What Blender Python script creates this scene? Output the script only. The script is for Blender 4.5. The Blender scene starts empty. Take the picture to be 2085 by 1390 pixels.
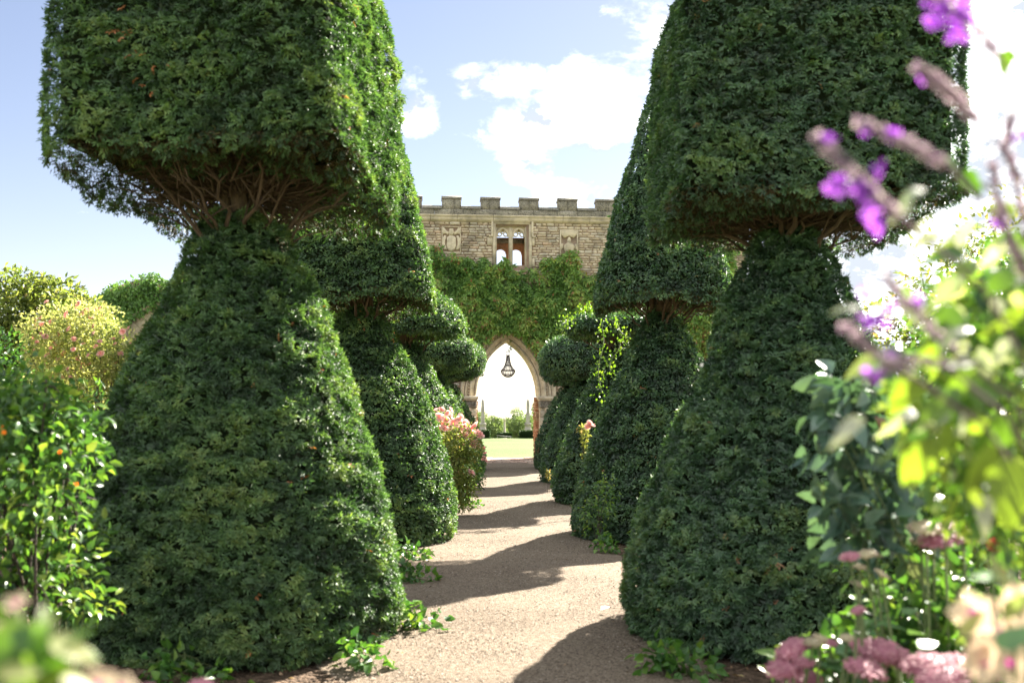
import bpy, math, random
import numpy as np
from mathutils import Vector, Matrix

# ------------------------------------------------------------------ camera, sky, sun, exposure
SC = bpy.context.scene
COL = SC.collection
EYE = 1.45                      # eye height in metres
F, VX, VY = 2027.0, 1030.0, 855.0   # focal length in photo pixels, vanishing point of the path
def at(px, py, d):
    """the point at depth d seen at photo pixel (px, py)"""
    return np.array([(px - VX) / F * d, d, EYE + (VY - py) / F * d])

cam_d = bpy.data.cameras.new('camera'); cam = bpy.data.objects.new('camera', cam_d); COL.objects.link(cam)
cam.location = (0, 0, EYE); cam.rotation_euler = (math.radians(90), 0, 0)
cam_d.sensor_width = 36.0; cam_d.lens = 35.0
cam_d.shift_x = 0.006; cam_d.shift_y = (VY - 695.0) / 2085.0
cam_d.clip_start = 0.05; cam_d.clip_end = 3000
cam_d.dof.use_dof = True; cam_d.dof.focus_distance = 19.0; cam_d.dof.aperture_fstop = 2.3
SC.camera = cam

AZ, EL = math.radians(54), math.radians(36)       # sun: AZ counted from +X (right) towards +Y (away)
SUN = Vector((math.cos(EL) * math.cos(AZ), math.cos(EL) * math.sin(AZ), math.sin(EL)))

def nd(nt, typ, loc=(0, 0), **kw):
    n = nt.nodes.new(typ)
    for k, v in kw.items():
        if k.startswith('i_'):
            n.inputs[k[2:].replace('_', ' ')].default_value = v
        else:
            setattr(n, k, v)
    return n
def mathn(nt, op, a, b=None, c=None, clamp=False):
    n = nt.nodes.new('ShaderNodeMath'); n.operation = op; n.use_clamp = clamp
    for i, x in enumerate((a, b, c)):
        if x is None: continue
        if isinstance(x, (int, float)): n.inputs[i].default_value = x
        else: nt.links.new(x, n.inputs[i])
    return n.outputs[0]

W = bpy.data.worlds.new('World'); SC.world = W; W.use_nodes = True
nt = W.node_tree; nt.nodes.clear()
sky = nd(nt, 'ShaderNodeTexSky', sky_type='NISHITA', sun_disc=False, sun_elevation=EL, sun_rotation=math.radians(90) - AZ,
         air_density=1.0, dust_density=0.25, ozone_density=1.8, altitude=50)
bg = nd(nt, 'ShaderNodeBackground'); bg.inputs['Strength'].default_value = 0.05
_sm = nd(nt, 'ShaderNodeMix', data_type='RGBA', blend_type='MULTIPLY'); _sm.inputs[0].default_value = 1.0; _sm.inputs[7].default_value = (.645, .515, .475, 1)
nt.links.new(sky.outputs[0], _sm.inputs[6]); nt.links.new(_sm.outputs[2], bg.inputs['Color'])
bgc = nd(nt, 'ShaderNodeBackground'); bgc.inputs['Strength'].default_value = 0.66
tc = nd(nt, 'ShaderNodeTexCoord'); DIR = tc.outputs['Generated']
sep = nd(nt, 'ShaderNodeSeparateXYZ'); nt.links.new(DIR, sep.inputs[0])
def noise(nt, vec, scale, detail=6, rough=0.55, dist=0.0):
    n = nd(nt, 'ShaderNodeTexNoise'); n.inputs['Scale'].default_value = scale; n.inputs['Detail'].default_value = detail
    n.inputs['Roughness'].default_value = rough; n.inputs['Distortion'].default_value = dist
    nt.links.new(vec, n.inputs['Vector']); return n.outputs['Fac']
mp = nd(nt, 'ShaderNodeMapping'); mp.inputs['Scale'].default_value = (1, 1, 1.7); nt.links.new(DIR, mp.inputs['Vector'])
nA = noise(nt, mp.outputs[0], 11.0, 10, 0.62, 0.15)       # cloud edges
nB = noise(nt, mp.outputs[0], 2.1, 3, 0.5)              # where the clouds stand over the whole sky
nC = noise(nt, mp.outputs[0], 30.0, 5, 0.6)             # shading inside the clouds
def blob(px, py, rx, ry, gain):
    d = np.array([(px - VX) / F, 1, (VY - py) / F]); d /= np.linalg.norm(d)
    s = nd(nt, 'ShaderNodeVectorMath', operation='SUBTRACT'); nt.links.new(DIR, s.inputs[0]); s.inputs[1].default_value = d
    m = nd(nt, 'ShaderNodeVectorMath', operation='MULTIPLY'); nt.links.new(s.outputs[0], m.inputs[0])
    m.inputs[1].default_value = (F / rx, F / rx, F / ry)
    l = nd(nt, 'ShaderNodeVectorMath', operation='LENGTH'); nt.links.new(m.outputs[0], l.inputs[0])
    return mathn(nt, 'MULTIPLY', mathn(nt, 'SUBTRACT', 1.0, l.outputs['Value'], clamp=True), gain)
acc = None
for b in [(850, 205, 70, 95, .75), (965, 165, 90, 50, .6), (1030, 165, 110, 60, .75), (1150, 175, 110, 45, .6), (1240, 175, 90, 70, .7),
          (1110, 255, 150, 85, .95), (1230, 260, 150, 110, 1.0), (1340, 290, 120, 110, .9), (1075, 330, 95, 60, .6), (1180, 400, 130, 50, .6), (1050, 280, 80, 70, .7),
          (2150, 250, 560, 640, 1.3), (1780, 560, 260, 130, .7)]:
    o = blob(*b); acc = o if acc is None else mathn(nt, 'MAXIMUM', acc, o)
gen = mathn(nt, 'MULTIPLY', mathn(nt, 'SUBTRACT', nB, 0.36, clamp=True), 5.0)
# extra cloud cover out of view, raised for fill light; clear patch kept open
hz = mathn(nt, 'SUBTRACT', 1.0, mathn(nt, 'MULTIPLY', sep.outputs['Z'], 7.5), clamp=True)      # white band low over the horizon
clear = mathn(nt, 'MULTIPLY', blob(330, 330, 1150, 900, 3.0), 1.0, clamp=True)
gen = mathn(nt, 'MULTIPLY', gen, mathn(nt, 'SUBTRACT', 1.0, clear, clamp=True))
tot = mathn(nt, 'ADD', mathn(nt, 'MAXIMUM', acc, gen), mathn(nt, 'MULTIPLY', hz, 0.48))
den = mathn(nt, 'SUBTRACT', mathn(nt, 'ADD', tot, mathn(nt, 'MULTIPLY', nA, 2.0)), 1.30)
den = mathn(nt, 'MULTIPLY', den, 2.1, clamp=True)
den = mathn(nt, 'SMOOTHSTEP' if False else 'POWER', den, 1.25)
shd = mathn(nt, 'ADD', mathn(nt, 'MULTIPLY', nA, .55), mathn(nt, 'MULTIPLY', nC, .45))
crm = nd(nt, 'ShaderNodeValToRGB'); nt.links.new(shd, crm.inputs[0])
crm.color_ramp.elements[0].position = .46; crm.color_ramp.elements[0].color = (.165, .18, .20, 1)
crm.color_ramp.elements[1].position = .66; crm.color_ramp.elements[1].color = (1, 1, 1, 1)
nt.links.new(crm.outputs[0], bgc.inputs['Color'])
mx = nd(nt, 'ShaderNodeMixShader'); nt.links.new(den, mx.inputs[0]); nt.links.new(bg.outputs[0], mx.inputs[1]); nt.links.new(bgc.outputs[0], mx.inputs[2])
wo = nd(nt, 'ShaderNodeOutputWorld'); nt.links.new(mx.outputs[0], wo.inputs['Surface'])

sl = bpy.data.lights.new('sun', 'SUN'); sun = bpy.data.objects.new('sun', sl); COL.objects.link(sun)
sl.energy = 4.1; sl.angle = math.radians(0.6); sl.color = (1.0, 0.93, 0.82)
sun.rotation_euler = SUN.to_track_quat('Z', 'Y').to_euler(); sun.location = (20, 30, 30)

VS = SC.view_settings; VS.view_transform = 'Standard'; VS.look = 'None'; VS.gamma = 1.0; VS.use_curve_mapping = False
VS.exposure = 2.92
SC.render.engine = 'CYCLES'; SC.cycles.use_denoising = True
SC.cycles.max_bounces = 8; SC.cycles.transparent_max_bounces = 4; SC.cycles.diffuse_bounces = 4; SC.cycles.glossy_bounces = 2
SC.cycles.sample_clamp_indirect = 6.0

R = np.random.default_rng(7)
random.seed(7)

# ------------------------------------------------------------------ materials
def new_mat(name):
    m = bpy.data.materials.new(name); m.use_nodes = True; m.node_tree.nodes.clear(); return m, m.node_tree
def ramp(nt, fac, stops, interp='LINEAR'):
    r = nd(nt, 'ShaderNodeValToRGB'); cr = r.color_ramp; cr.interpolation = interp
    while len(cr.elements) > 1: cr.elements.remove(cr.elements[-1])
    cr.elements[0].position = stops[0][0]; cr.elements[0].color = (*stops[0][1], 1)
    for p, c in stops[1:]:
        e = cr.elements.new(p); e.color = (*c, 1)
    nt.links.new(fac, r.inputs[0]); return r.outputs[0]
def mixc(nt, fac, a, b, mode='MIX'):
    m = nd(nt, 'ShaderNodeMix', data_type='RGBA', blend_type=mode)
    for s, x in ((0, fac), (6, a), (7, b)):
        if isinstance(x, (int, float)): m.inputs[s].default_value = x
        elif isinstance(x, tuple): m.inputs[s].default_value = (*x, 1)
        else: nt.links.new(x, m.inputs[s])
    return m.outputs[2]
def finish(nt, shader):
    o = nd(nt, 'ShaderNodeOutputMaterial'); nt.links.new(shader, o.inputs['Surface'])
def bump(nt, h, strength, dist):
    b = nd(nt, 'ShaderNodeBump'); b.inputs['Strength'].default_value = strength; b.inputs['Distance'].default_value = dist
    nt.links.new(h, b.inputs['Height']); return b.outputs[0]

def leaf_mat(name, stops, rough=.42, spec=.5, trans=.3, tcol=(1.25, 1.35, .6)):
    m, nt = new_mat(name)
    a = nd(nt, 'ShaderNodeAttribute', attribute_name='tint')
    g = nd(nt, 'ShaderNodeNewGeometry')
    n = noise(nt, g.outputs['Position'], 9.0, 2)
    c = ramp(nt, a.outputs['Fac'], stops)
    v = ramp(nt, n, [(.3, (.72, .72, .72)), (.7, (1.25, 1.25, 1.25))])
    c = mixc(nt, 1.0, c, v, 'MULTIPLY')
    p = nd(nt, 'ShaderNodeBsdfPrincipled'); nt.links.new(c, p.inputs['Base Color'])
    p.inputs['Roughness'].default_value = rough; p.inputs['Specular IOR Level'].default_value = spec
    t = nd(nt, 'ShaderNodeBsdfTranslucent'); nt.links.new(mixc(nt, 1.0, c, tcol, 'MULTIPLY'), t.inputs['Color'])
    mx = nd(nt, 'ShaderNodeMixShader'); mx.inputs[0].default_value = trans
    nt.links.new(p.outputs[0], mx.inputs[1]); nt.links.new(t.outputs[0], mx.inputs[2]); finish(nt, mx.outputs[0]); return m

YEW = leaf_mat('yew_leaf', [(0, (.020, .048, .017)), (.35, (.054, .118, .039)), (.7, (.108, .198, .062)), (.93, (.18, .27, .075)), (.975, (.22, .29, .08)), (.985, (.46, .15, .05)), (1, (.52, .23, .10))], .55, .7, .30)
YEWB = leaf_mat('yew_leaf_blueish', [(0, (.017, .044, .019)), (.35, (.045, .108, .045)), (.7, (.092, .182, .070)), (.93, (.14, .23, .075)), (.985, (.17, .24, .06)), (.99, (.34, .14, .06)), (1, (.36, .18, .08))], .50, .9, .26)
TWIG = leaf_mat('yew_twig', [(0, (.05, .034, .02)), (.5, (.09, .065, .03)), (1, (.09, .095, .03))], .8, .2, .1)
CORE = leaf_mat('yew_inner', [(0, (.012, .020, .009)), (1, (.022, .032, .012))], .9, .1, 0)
CREEP = leaf_mat('creeper_leaf', [(0, (.06, .12, .032)), (.4, (.125, .245, .052)), (.75, (.20, .33, .07)), (.95, (.33, .40, .09)), (1, (.35, .18, .08))], .45, .4, .3)
GOLD = leaf_mat('golden_leaf', [(0, (.07, .11, .025)), (.5, (.16, .21, .05)), (.9, (.27, .29, .085)), (1, (.36, .27, .11))], .45, .4, .5, (1.4, 1.35, .8))
ROSEL = leaf_mat('rose_leaf', [(0, (.14, .20, .06)), (.5, (.32, .36, .12)), (1, (.52, .50, .24))], .45, .4, .5, (1.4, 1.35, .9))
SHRUB = leaf_mat('shrub_leaf', [(0, (.032, .08, .026)), (.5, (.075, .17, .036)), (.85, (.16, .27, .04)), (1, (.26, .33, .06))], .36, .5, .38)
BLUEG = leaf_mat('bluegreen_leaf', [(0, (.04, .085, .055)), (.6, (.085, .15, .11)), (.93, (.14, .20, .13)), (1, (.24, .13, .06))], .35, .5, .25)
LIME = leaf_mat('lime_leaf', [(0, (.055, .125, .02)), (.5, (.105, .195, .024)), (1, (.18, .26, .04))], .32, .55, .48, (1.3, 1.35, .45))
PALE = leaf_mat('pale_leaf', [(0, (.09, .15, .045)), (.5, (.21, .26, .085)), (1, (.36, .38, .17))], .4, .5, .5, (1.4, 1.35, .85))
WEED = leaf_mat('weed_leaf', [(0, (.03, .09, .02)), (.6, (.08, .19, .03)), (1, (.2, .3, .05))], .4, .5, .35)
FAR = leaf_mat('far_tree_leaf', [(0, (.09, .13, .06)), (.5, (.17, .23, .10)), (1, (.26, .31, .15))], .6, .3, .35)  # distance haze is painted in by lifting the leaf greens pale
HEDGE = leaf_mat('box_hedge_leaf', [(0, (.018, .042, .016)), (.6, (.04, .08, .025)), (1, (.08, .13, .03))], .5, .4, .2)
def petal(name, a, b, trans=.4):
    return leaf_mat(name, [(0, a), (1, b)], .55, .3, trans, (1.1, 1.05, 1.0))
PINK = petal('rose_petal', (.80, .38, .36), (.90, .68, .62))
PEACH = petal('peach_rose_petal', (.78, .36, .32), (.88, .60, .52))
PURPLE = petal('purple_petal', (.30, .06, .55), (.48, .15, .72), .6)
MAUVE = petal('mauve_calyx', (.26, .17, .26), (.62, .54, .55), .4)
SEDUM = petal('sedum_floret', (.38, .13, .18), (.58, .30, .32), .25)
SEDUMG = petal('sedum_bud', (.40, .36, .20), (.62, .45, .36), .25)
CREAM = petal('cream_petal', (.50, .36, .26), (.64, .52, .36), .45)
MAGENTA = petal('magenta_throat', (.42, .02, .28), (.56, .03, .36), .3)
RED = petal('red_petal', (.40, .02, .03), (.52, .05, .05), .3)
ORANGE = petal('orange_petal', (.75, .20, .02), (.85, .35, .04), .3)
WHITE = petal('white_petal', (.72, .72, .66), (.82, .8, .76), .3)

def bark_mat(name, a, b, scale=18):
    m, nt = new_mat(name)
    t = nd(nt, 'ShaderNodeTexCoord'); mpn = nd(nt, 'ShaderNodeMapping'); mpn.inputs['Scale'].default_value = (1, 1, .18)
    nt.links.new(t.outputs['Object'], mpn.inputs[0])
    n = noise(nt, mpn.outputs[0], scale, 6, .65, .6)
    p = nd(nt, 'ShaderNodeBsdfPrincipled'); p.inputs['Roughness'].default_value = .85
    nt.links.new(ramp(nt, n, [(.3, a), (.7, b)]), p.inputs['Base Color']); nt.links.new(bump(nt, n, .8, .02), p.inputs['Normal'])
    finish(nt, p.outputs[0]); return m
BARK = bark_mat('yew_bark', (.045, .028, .017), (.13, .085, .05))
STEM = bark_mat('woody_stem', (.022, .016, .012), (.075, .055, .038))
GSTEM = bark_mat('green_stem', (.07, .10, .03), (.16, .2, .07))
PSTEM = bark_mat('purple_stem', (.06, .03, .05), (.17, .10, .12))

def stone_mat(name, stops, lichen=0.0, bs=.5, nscale=9):
    m, nt = new_mat(name)
    a = nd(nt, 'ShaderNodeAttribute', attribute_name='tint')
    g = nd(nt, 'ShaderNodeTexCoord'); P = g.outputs['Object']
    geo = nd(nt, 'ShaderNodeNewGeometry'); P = geo.outputs['Position']
    n = noise(nt, P, nscale, 8, .62); n2 = noise(nt, P, nscale * 4, 6, .6); n3 = noise(nt, P, 1.6, 5, .6)
    c = ramp(nt, a.outputs['Fac'], stops)
    c = mixc(nt, 1.0, c, ramp(nt, n, [(.25, (.62, .6, .57)), (.5, (1, 1, 1)), (.75, (1.2, 1.18, 1.12))]), 'MULTIPLY')
    c = mixc(nt, mathn(nt, 'MULTIPLY', ramp(nt, n3, [(.48, (0, 0, 0)), (.64, (1, 1, 1))]), .5), c, (.17, .15, .12))
    if lichen:
        l = ramp(nt, n2, [(.52, (0, 0, 0)), (.6, (1, 1, 1))])
        c = mixc(nt, mathn(nt, 'MULTIPLY', l, lichen), c, (.05, .048, .042))
        l2 = ramp(nt, noise(nt, P, nscale * 2.3, 5, .7), [(.6, (0, 0, 0)), (.66, (1, 1, 1))])
        c = mixc(nt, mathn(nt, 'MULTIPLY', l2, lichen * .8), c, (.46, .44, .36))
    p = nd(nt, 'ShaderNodeBsdfPrincipled'); p.inputs['Roughness'].default_value = .88; p.inputs['Specular IOR Level'].default_value = .2
    nt.links.new(c, p.inputs['Base Color'])
    nt.links.new(bump(nt, mathn(nt, 'ADD', n, mathn(nt, 'MULTIPLY', n2, .6)), bs, .03), p.inputs['Normal'])
    finish(nt, p.outputs[0]); return m
RUBBLE = stone_mat('rubble_stone', [(0, (.40, .32, .225)), (.3, (.55, .445, .315)), (.6, (.66, .56, .42)), (.88, (.60, .54, .44)), (1, (.62, .44, .30))], .12)
MORTAR = stone_mat('mortar', [(0, (.25, .17, .11)), (1, (.33, .235, .155))], .1)
ASHLAR = stone_mat('dressed_stone', [(0, (.56, .475, .335)), (1, (.61, .525, .385))], .1, .35, 6)
WEATHER = stone_mat('weathered_stone', [(0, (.25, .225, .18)), (1, (.36, .325, .26))], .8, .6, 7)
DARKST = stone_mat('coping_stone', [(0, (.21, .195, .17)), (1, (.32, .295, .25))], .75, .6, 7)
BRICK = stone_mat('warm_brick', [(0, (.33, .15, .08)), (.6, (.46, .24, .13)), (1, (.52, .34, .21))], .1)
PAVER = stone_mat('paver', [(0, (.32, .21, .16)), (.6, (.42, .30, .23)), (1, (.48, .39, .31))], .2)
OBEL = stone_mat('obelisk_stone', [(0, (.36, .33, .27)), (1, (.42, .39, .32))], .25, .3, 3)

def ground_mat(name, stops, scale, bs, bd, big=.6, extra=None):
    m, nt = new_mat(name)
    g = nd(nt, 'ShaderNodeNewGeometry'); P = g.outputs['Position']
    v = nd(nt, 'ShaderNodeTexVoronoi'); v.inputs['Scale'].default_value = scale; nt.links.new(P, v.inputs['Vector'])
    sp = nd(nt, 'ShaderNodeSeparateColor'); nt.links.new(v.outputs['Color'], sp.inputs[0])
    n = noise(nt, P, scale * .35, 6, .6); nb = noise(nt, P, big, 4, .6)
    f = mathn(nt, 'ADD', mathn(nt, 'MULTIPLY', sp.outputs[0], .6), mathn(nt, 'MULTIPLY', n, .45))
    c = ramp(nt, f, stops)
    c = mixc(nt, 1.0, c, ramp(nt, nb, [(.3, (.78, .76, .74)), (.7, (1.12, 1.12, 1.1))]), 'MULTIPLY')
    p = nd(nt, 'ShaderNodeBsdfPrincipled'); p.inputs['Roughness'].default_value = .9; p.inputs['Specular IOR Level'].default_value = .15
    nt.links.new(c, p.inputs['Base Color'])
    h = mathn(nt, 'SUBTRACT', 1.0, v.outputs['Distance']); nt.links.new(bump(nt, mathn(nt, 'ADD', h, n), bs, bd), p.inputs['Normal'])
    finish(nt, p.outputs[0]); return m
GRAVEL = ground_mat('gravel', [(.15, (.066, .048, .033)), (.45, (.158, .122, .088)), (.7, (.218, .174, .129)), (.95, (.32, .265, .205))], 95, .8, .010)
SOIL = ground_mat('soil', [(.1, (.045, .03, .02)), (.5, (.10, .068, .045)), (.9, (.19, .13, .09))], 35, .9, .03)
LAWN = ground_mat('mown_lawn', [(.1, (.062, .115, .03)), (.5, (.095, .15, .042)), (.9, (.135, .18, .06))], 30, .6, .03, .12)
FIELD = ground_mat('meadow', [(.1, (.10, .15, .05)), (.5, (.16, .20, .07)), (.9, (.24, .25, .11))], 8, .5, .05, .05)
PEB = stone_mat('pebble', [(0, (.056, .041, .028)), (.35, (.153, .116, .083)), (.7, (.222, .177, .132)), (1, (.335, .287, .237))], .05, .2, 40)
IRON, _n = new_mat('dark_bronze'); _p = nd(_n, 'ShaderNodeBsdfPrincipled'); _p.inputs['Base Color'].default_value = (.035, .022, .016, 1); _p.inputs['Metallic'].default_value = .5; _p.inputs['Roughness'].default_value = .45
_x = nd(_n, 'ShaderNodeTexCoord'); _n.links.new(bump(_n, noise(_n, _x.outputs['Object'], 60), .2, .002), _p.inputs['Normal']); finish(_n, _p.outputs[0])
GLASS, _n = new_mat('crystal'); _p = nd(_n, 'ShaderNodeBsdfPrincipled'); _p.inputs['Base Color'].default_value = (.42, .38, .42, 1); _p.inputs['Roughness'].default_value = .08; _p.inputs['Transmission Weight'].default_value = .45; _p.inputs['IOR'].default_value = 1.5
_x = nd(_n, 'ShaderNodeTexCoord'); _n.links.new(bump(_n, noise(_n, _x.outputs['Object'], 80), .1, .002), _p.inputs['Normal']); finish(_n, _p.outputs[0])
PAINT = stone_mat('white_paint', [(0, (.7, .7, .68)), (1, (.8, .8, .78))], 0, .1, 4)

# ------------------------------------------------------------------ mesh helpers
class MB:
    def __init__(s): s.V = []; s.T = []; s.Q = []; s.tt = []; s.tq = []; s.mt = []; s.mq = []; s.n = 0
    def add(s, V, tris=None, quads=None, tint=.5, mat=0):
        V = np.asarray(V, float).reshape(-1, 3)
        for F_, A, t, m in ((tris, s.T, s.tt, s.mt), (quads, s.Q, s.tq, s.mq)):
            if F_ is None or len(F_) == 0: continue
            F_ = np.asarray(F_, np.int64); A.append(F_ + s.n)
            k = len(F_); t.append(np.broadcast_to(np.asarray(tint, float), (k,)) if np.ndim(tint) == 0 or len(np.atleast_1d(tint)) == k else np.repeat(tint, k // len(tint)))
            m.append(np.full(k, mat, np.int32))
        s.V.append(V); s.n += len(V)
    def mesh(s, name, mats, origin=(0, 0, 0), smooth=False):
        me = bpy.data.meshes.new(name)
        V = np.concatenate(s.V) - np.asarray(origin, float)
        T = np.concatenate(s.T) if s.T else np.zeros((0, 3), np.int64); Q = np.concatenate(s.Q) if s.Q else np.zeros((0, 4), np.int64)
        me.vertices.add(len(V)); me.vertices.foreach_set('co', V.astype(np.float32).ravel())
        nl = T.size + Q.size; me.loops.add(nl); me.loops.foreach_set('vertex_index', np.concatenate([T.ravel(), Q.ravel()]).astype(np.int32))
        npoly = len(T) + len(Q); me.polygons.add(npoly)
        st = np.concatenate([np.arange(len(T)) * 3, len(T) * 3 + np.arange(len(Q)) * 4]).astype(np.int32)
        me.polygons.foreach_set('loop_start', st)
        me.polygons.foreach_set('material_index', np.concatenate(s.mt + s.mq).astype(np.int32))
        if smooth: me.polygons.foreach_set('use_smooth', np.ones(npoly, bool))
        me.update(calc_edges=True)
        at_ = me.attributes.new('tint', 'FLOAT', 'FACE'); at_.data.foreach_set('value', np.concatenate(s.tt + s.tq).astype(np.float32))
        for m in (mats if isinstance(mats, (list, tuple)) else [mats]): me.materials.append(m)
        return me
    def build(s, name, mats, parent=None, smooth=False, origin=None, kind=None):
        if origin is None:
            top = parent
            while top is not None and top.parent is not None: top = top.parent
            origin = top.location if (top is not None and not top.get('_local')) else (0, 0, 0)
        o = bpy.data.objects.new(name, s.mesh(name, mats, origin, smooth)); COL.objects.link(o)
        if parent is not None: o.parent = parent
        else: o.location = origin
        if kind: o['kind'] = kind
        return o

def thing(name, label, cat, loc, group=None, rz=0, local=False):
    o = bpy.data.objects.new(name, None); COL.objects.link(o); o.location = loc; o.rotation_euler.z = rz
    o.empty_display_size = .2
    o['label'] = label; o['category'] = cat
    if group: o['group'] = group
    if local: o['_local'] = 1
    return o
def tag(o, label=None, cat=None, group=None, kind=None):
    if label: o['label'] = label
    if cat: o['category'] = cat
    if group: o['group'] = group
    if kind: o['kind'] = kind
    return o
def place(mesh, name, parent, M):
    o = bpy.data.objects.new(name, mesh); COL.objects.link(o); o.parent = parent; o.matrix_local = M; return o

def unit(a): return a / np.maximum(np.linalg.norm(a, axis=-1, keepdims=True), 1e-9)
def _h(i, j, k, seed):
    h = (i * 374761393 + j * 668265263 + k * 2147483647 + seed * 974634777) & 0xFFFFFFFF
    h = ((h ^ (h >> 13)) * 1274126177) & 0xFFFFFFFF
    return ((h ^ (h >> 16)) & 0xFFFF) / 65535.0
def vn(P, seed=0):
    P = np.asarray(P, float); I = np.floor(P).astype(np.int64); f = P - I; f = f * f * (3 - 2 * f); r = 0
    for dx in (0, 1):
        for dy in (0, 1):
            for dz in (0, 1):
                w = (f[..., 0] if dx else 1 - f[..., 0]) * (f[..., 1] if dy else 1 - f[..., 1]) * (f[..., 2] if dz else 1 - f[..., 2])
                r = r + w * _h(I[..., 0] + dx, I[..., 1] + dy, I[..., 2] + dz, seed)
    return r

def box(mb, x0, x1, y0, y1, z0, z1, tint=.5, mat=0, bev=0.0):
    if bev <= 0:
        V = [(x0, y0, z0), (x1, y0, z0), (x1, y1, z0), (x0, y1, z0), (x0, y0, z1), (x1, y0, z1), (x1, y1, z1), (x0, y1, z1)]
        mb.add(V, quads=[(3, 2, 1, 0), (4, 5, 6, 7), (0, 1, 5, 4), (1, 2, 6, 5), (2, 3, 7, 6), (3, 0, 4, 7)], tint=tint, mat=mat)
    else:
        b = bev; V = []
        for z, k in ((z0, b), (z0 + b, 0), (z1 - b, 0), (z1, b)):
            V += [(x0 + k + b * 0, y0 + k, z), (x1 - k, y0 + k, z), (x1 - k, y1 - k, z), (x0 + k, y1 - k, z)]
        Q = [(3, 2, 1, 0), (12, 13, 14, 15)]
        for l in range(3):
            for i in range(4): Q.append((l * 4 + i, l * 4 + (i + 1) % 4, l * 4 + 4 + (i + 1) % 4, l * 4 + 4 + i))
        mb.add(V, quads=Q, tint=tint, mat=mat)

def tube(mb, pts, rad, sides=6, tint=.5, mat=0, cap=True):
    pts = np.asarray(pts, float); n = len(pts); rad = np.broadcast_to(np.asarray(rad, float), (n,))
    T = unit(np.gradient(pts, axis=0)); ref = np.array([0, 0, 1.0]) if abs(T[:, 2].mean()) < .8 else np.array([1.0, 0, 0])
    A = unit(np.cross(T, ref)); B = np.cross(T, A); th = np.arange(sides) / sides * 2 * np.pi
    V = pts[:, None] + rad[:, None, None] * (np.cos(th)[None, :, None] * A[:, None] + np.sin(th)[None, :, None] * B[:, None])
    i = np.arange(n - 1)[:, None] * sides; j = np.arange(sides)[None]; j2 = (j + 1) % sides
    Q = np.stack([i + j, i + j2, i + sides + j2, i + sides + j], -1).reshape(-1, 4)
    Vv = V.reshape(-1, 3)
    if cap:
        Vv = np.vstack([Vv, pts[-1:]]); k = len(Vv) - 1; b = (n - 1) * sides
        mb.add(Vv, tris=[(b + a, b + (a + 1) % sides, k) for a in range(sides)], quads=Q, tint=tint, mat=mat)
    else: mb.add(Vv, quads=Q, tint=tint, mat=mat)

def lathe(mb, prof, c=(0, 0, 0), seg=16, tint=.5, mat=0):
    prof = np.asarray(prof, float); th = np.arange(seg) / seg * 2 * np.pi
    V = np.stack([c[0] + prof[:, None, 0] * np.cos(th), c[1] + prof[:, None, 0] * np.sin(th), c[2] + np.repeat(prof[:, None, 1], seg, 1)], -1)
    n = len(prof); i = np.arange(n - 1)[:, None] * seg; j = np.arange(seg)[None]; j2 = (j + 1) % seg
    mb.add(V.reshape(-1, 3), quads=np.stack([i + j, i + j2, i + seg + j2, i + seg + j], -1).reshape(-1, 4), tint=tint, mat=mat)

def leaves(mb, P, D, N, L, Wd, tint, fold=.25, droop=.15, mat=0, oval=False):
    """vectorised leaves: base P, direction D, face normal N"""
    P = np.asarray(P, float); k = len(P); D = unit(D); S = unit(np.cross(D, N)); N = np.cross(S, D)
    L = np.broadcast_to(L, (k,))[:, None]; Wd = np.broadcast_to(Wd, (k,))[:, None]
    tint = np.broadcast_to(tint, (k,))
    if not oval:
        m = P + D * L * .45
        V = np.stack([P, m + S * Wd * .5 + N * Wd * fold, P + D * L - N * L * droop, m - S * Wd * .5 + N * Wd * fold], 1)
        b = np.arange(k)[:, None] * 4
        mb.add(V.reshape(-1, 3), tris=np.concatenate([b + [0, 1, 2], b + [0, 2, 3]], 1).reshape(-1, 3), tint=np.repeat(tint, 2), mat=mat)
    else:
        m1 = P + D * L * .33 + N * L * .03; m2 = P + D * L * .68 - N * L * droop * .35; tip = P + D * L - N * L * droop
        V = np.stack([P, m1, m2, tip, m1 + S * Wd * .5 + N * Wd * fold, m1 - S * Wd * .5 + N * Wd * fold, m2 + S * Wd * .36 + N * Wd * fold * .7, m2 - S * Wd * .36 + N * Wd * fold * .7], 1)
        b = np.arange(k)[:, None] * 8
        mb.add(V.reshape(-1, 3), tris=np.concatenate([b + f for f in ([0, 4, 1], [0, 1, 5], [1, 4, 6], [1, 6, 2], [5, 1, 2], [5, 2, 7], [2, 6, 3], [7, 2, 3])], 1).reshape(-1, 3), tint=np.repeat(tint, 8), mat=mat)

def rdir(n): return unit(R.normal(size=(n, 3)))
def sample(V, Tq, n, weight=None):
    a, b, c = V[Tq[:, 0]], V[Tq[:, 1]], V[Tq[:, 2]]; nr = np.cross(b - a, c - a); ar = np.linalg.norm(nr, axis=1)
    w = ar * (1 if weight is None else weight); ix = R.choice(len(Tq), n, p=w / w.sum())
    u = R.random((n, 2)); s = np.sqrt(u[:, :1]); P = a[ix] * (1 - s) + b[ix] * (s * (1 - u[:, 1:])) + c[ix] * (s * u[:, 1:])
    return P, unit(nr)[ix], ix

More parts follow.
